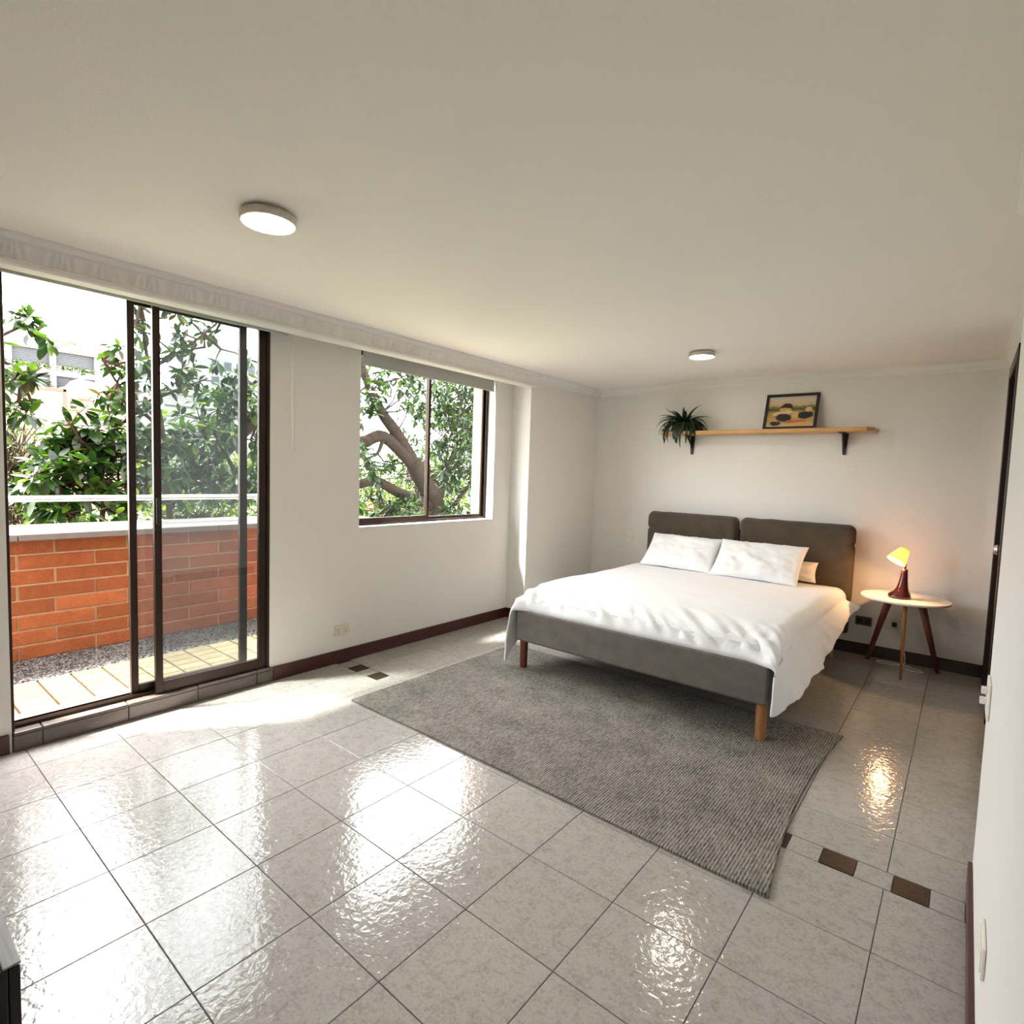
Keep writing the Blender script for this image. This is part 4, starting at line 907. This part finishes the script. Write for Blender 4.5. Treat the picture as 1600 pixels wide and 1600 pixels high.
shrub('background_tree', 'rounded tree in the distance beyond the crooked limb', (-14.0, 10.0, .8), (2.2, 2.4, 1.9), 420, M['leaf_light'], M['bark'], 13, L=(.18, .30), cat='tree', nlf=7)

# ------------------------------------------------------------------ buildings beyond the garden
FB = -95.0
b1 = thing('apartment_building', 'pale building with louvred galleries and planters above a brick wall', 'building', (FB-6, 20, -5))
MB().box(FB-12, FB-.6, 4, 25.2, -5, 16.0).build('core_wall', M['white_conc'], b1)
for z0, z1 in ((16.05, 16.75), (12.75, 13.5), (10.6, 11.1)): MB().box(FB-1.0, FB, 4, 25.3, z0, z1).build('floor_slab', M['white_conc'], b1)
for y0 in (5.5, 10.2, 14.95, 19.55, 24.6): MB().box(FB-.8, FB+.05, y0, y0+.65, 10.6, 16.1).build('column', M['white_conc'], b1)
for y0, y1 in ((10.9, 14.9), (15.65, 19.5), (20.25, 24.55)):
    for z0, z1 in ((14.3, 16.0), (11.3, 12.7)):
        mb = MB(); z = z0
        while z < z1: mb.box(FB-.55, FB-.45, y0, y1, z, z+.14); z += .24
        MB().box(FB-.75, FB-.7, y0, y1, z0, z1).build('gallery_opening', M['win_dark'], b1)
        mb.build('louvres', M['louver'], b1)['kind'] = 'stuff'
def hedge_strip(parent, x, y0, y1, z, h, n, seed):
    rg = random.Random(seed); mb = MB()
    for _ in range(n):
        c = (x+rg.uniform(-.3, .3), rg.uniform(y0, y1), z+rg.uniform(0, h))
        d = Vector((rg.uniform(-.2, 1), rg.uniform(-1, 1), rg.uniform(-.2, 1))); M4 = Matrix.Translation(c) @ frame_of(d, 0, rg) @ Matrix.Scale(rg.uniform(.3, .6), 4)
        mb.add([M4 @ Vector(v) for v in LEAF[1][0]], LEAF[1][1])
    f = fast_build(mb, 'planter_hedge', M['leaf_light'], parent); f['kind'] = 'stuff'
hedge_strip(b1, FB, 4, 25.2, 16.7, .7, 320, 1); hedge_strip(b1, FB+.1, 15.6, 19.5, 13.5, .55, 110, 2); hedge_strip(b1, FB+.1, 20.2, 24.5, 13.5, .55, 110, 3); hedge_strip(b1, FB+.1, 10, 14.9, 13.5, .55, 100, 6); hedge_strip(b1, FB+.1, 17.5, 19.5, 11.1, .5, 60, 4); hedge_strip(b1, FB+.3, 20.3, 21.3, 10.2, .7, 40, 5)
b2 = thing('brick_building', 'pale brick house with red edging in front of the louvred building', 'building', (FB+3, 18, -5))
MB().box(FB+.5, FB+6, 4, 19.9, -5, 10.3).build('brick_wall', M['far_brick'], b2)
MB().box(FB+.5, FB+5, 19.9, 27, -5, 10.9).build('brick_wall', M['far_brick'], b2)
MB().prism([(20.6, 10.9), (27, 10.9), (27, 11.3), (21.6, 12.2)], 'x', FB+.5, FB+5).build('gable', M['far_brick'], b2)
MB().box(FB+6, FB+6.12, 19.6, 19.95, 3.5, 10.4).build('edging', M['far_trim'], b2); MB().box(FB+6, FB+6.12, 14, 19.9, 10.1, 10.45).build('edging', M['far_trim'], b2)
MB().box(FB+5, FB+5.12, 21.5, 27, 9.3, 9.55).build('edging', M['far_trim'], b2)
for z in (8.15, 8.75):
    MB().box(FB+5.0, FB+5.1, 20.6, 21.2, z, z+.3).build('window', M['win_dark'], b2)
b3 = thing('white_house', 'low white building with a planted roof, beyond the sliding panes', 'building', (-88, 33, -5))
MB().box(-95, -86, 28.5, 38.5, -5, 11.2).build('wall', M['white_conc'], b3); MB().box(-95.2, -85.6, 28.3, 38.7, 11.2, 11.6).build('roof_slab', M['white_conc'], b3)
MB().box(-86.02, -85.9, 30.5, 37, 9.4, 9.6).build('ledge', M['louver'], b3); hedge_strip(b3, -86, 29, 38, 11.6, 1.0, 220, 9)
b4 = thing('apartment_tower', 'distant pale tower with rows of small windows', 'building', (-120, 56, -5))
MB().box(-130, -118, 49, 60, -5, 26).build('wall', M['white_conc'], b4)
for i in range(5):
    for k in range(4): MB().box(-118.02, -117.9, 50.3+2.5*k, 51.7+2.5*k, 8+3.2*i, 9.7+3.2*i).build('window', M['louver'], b4)
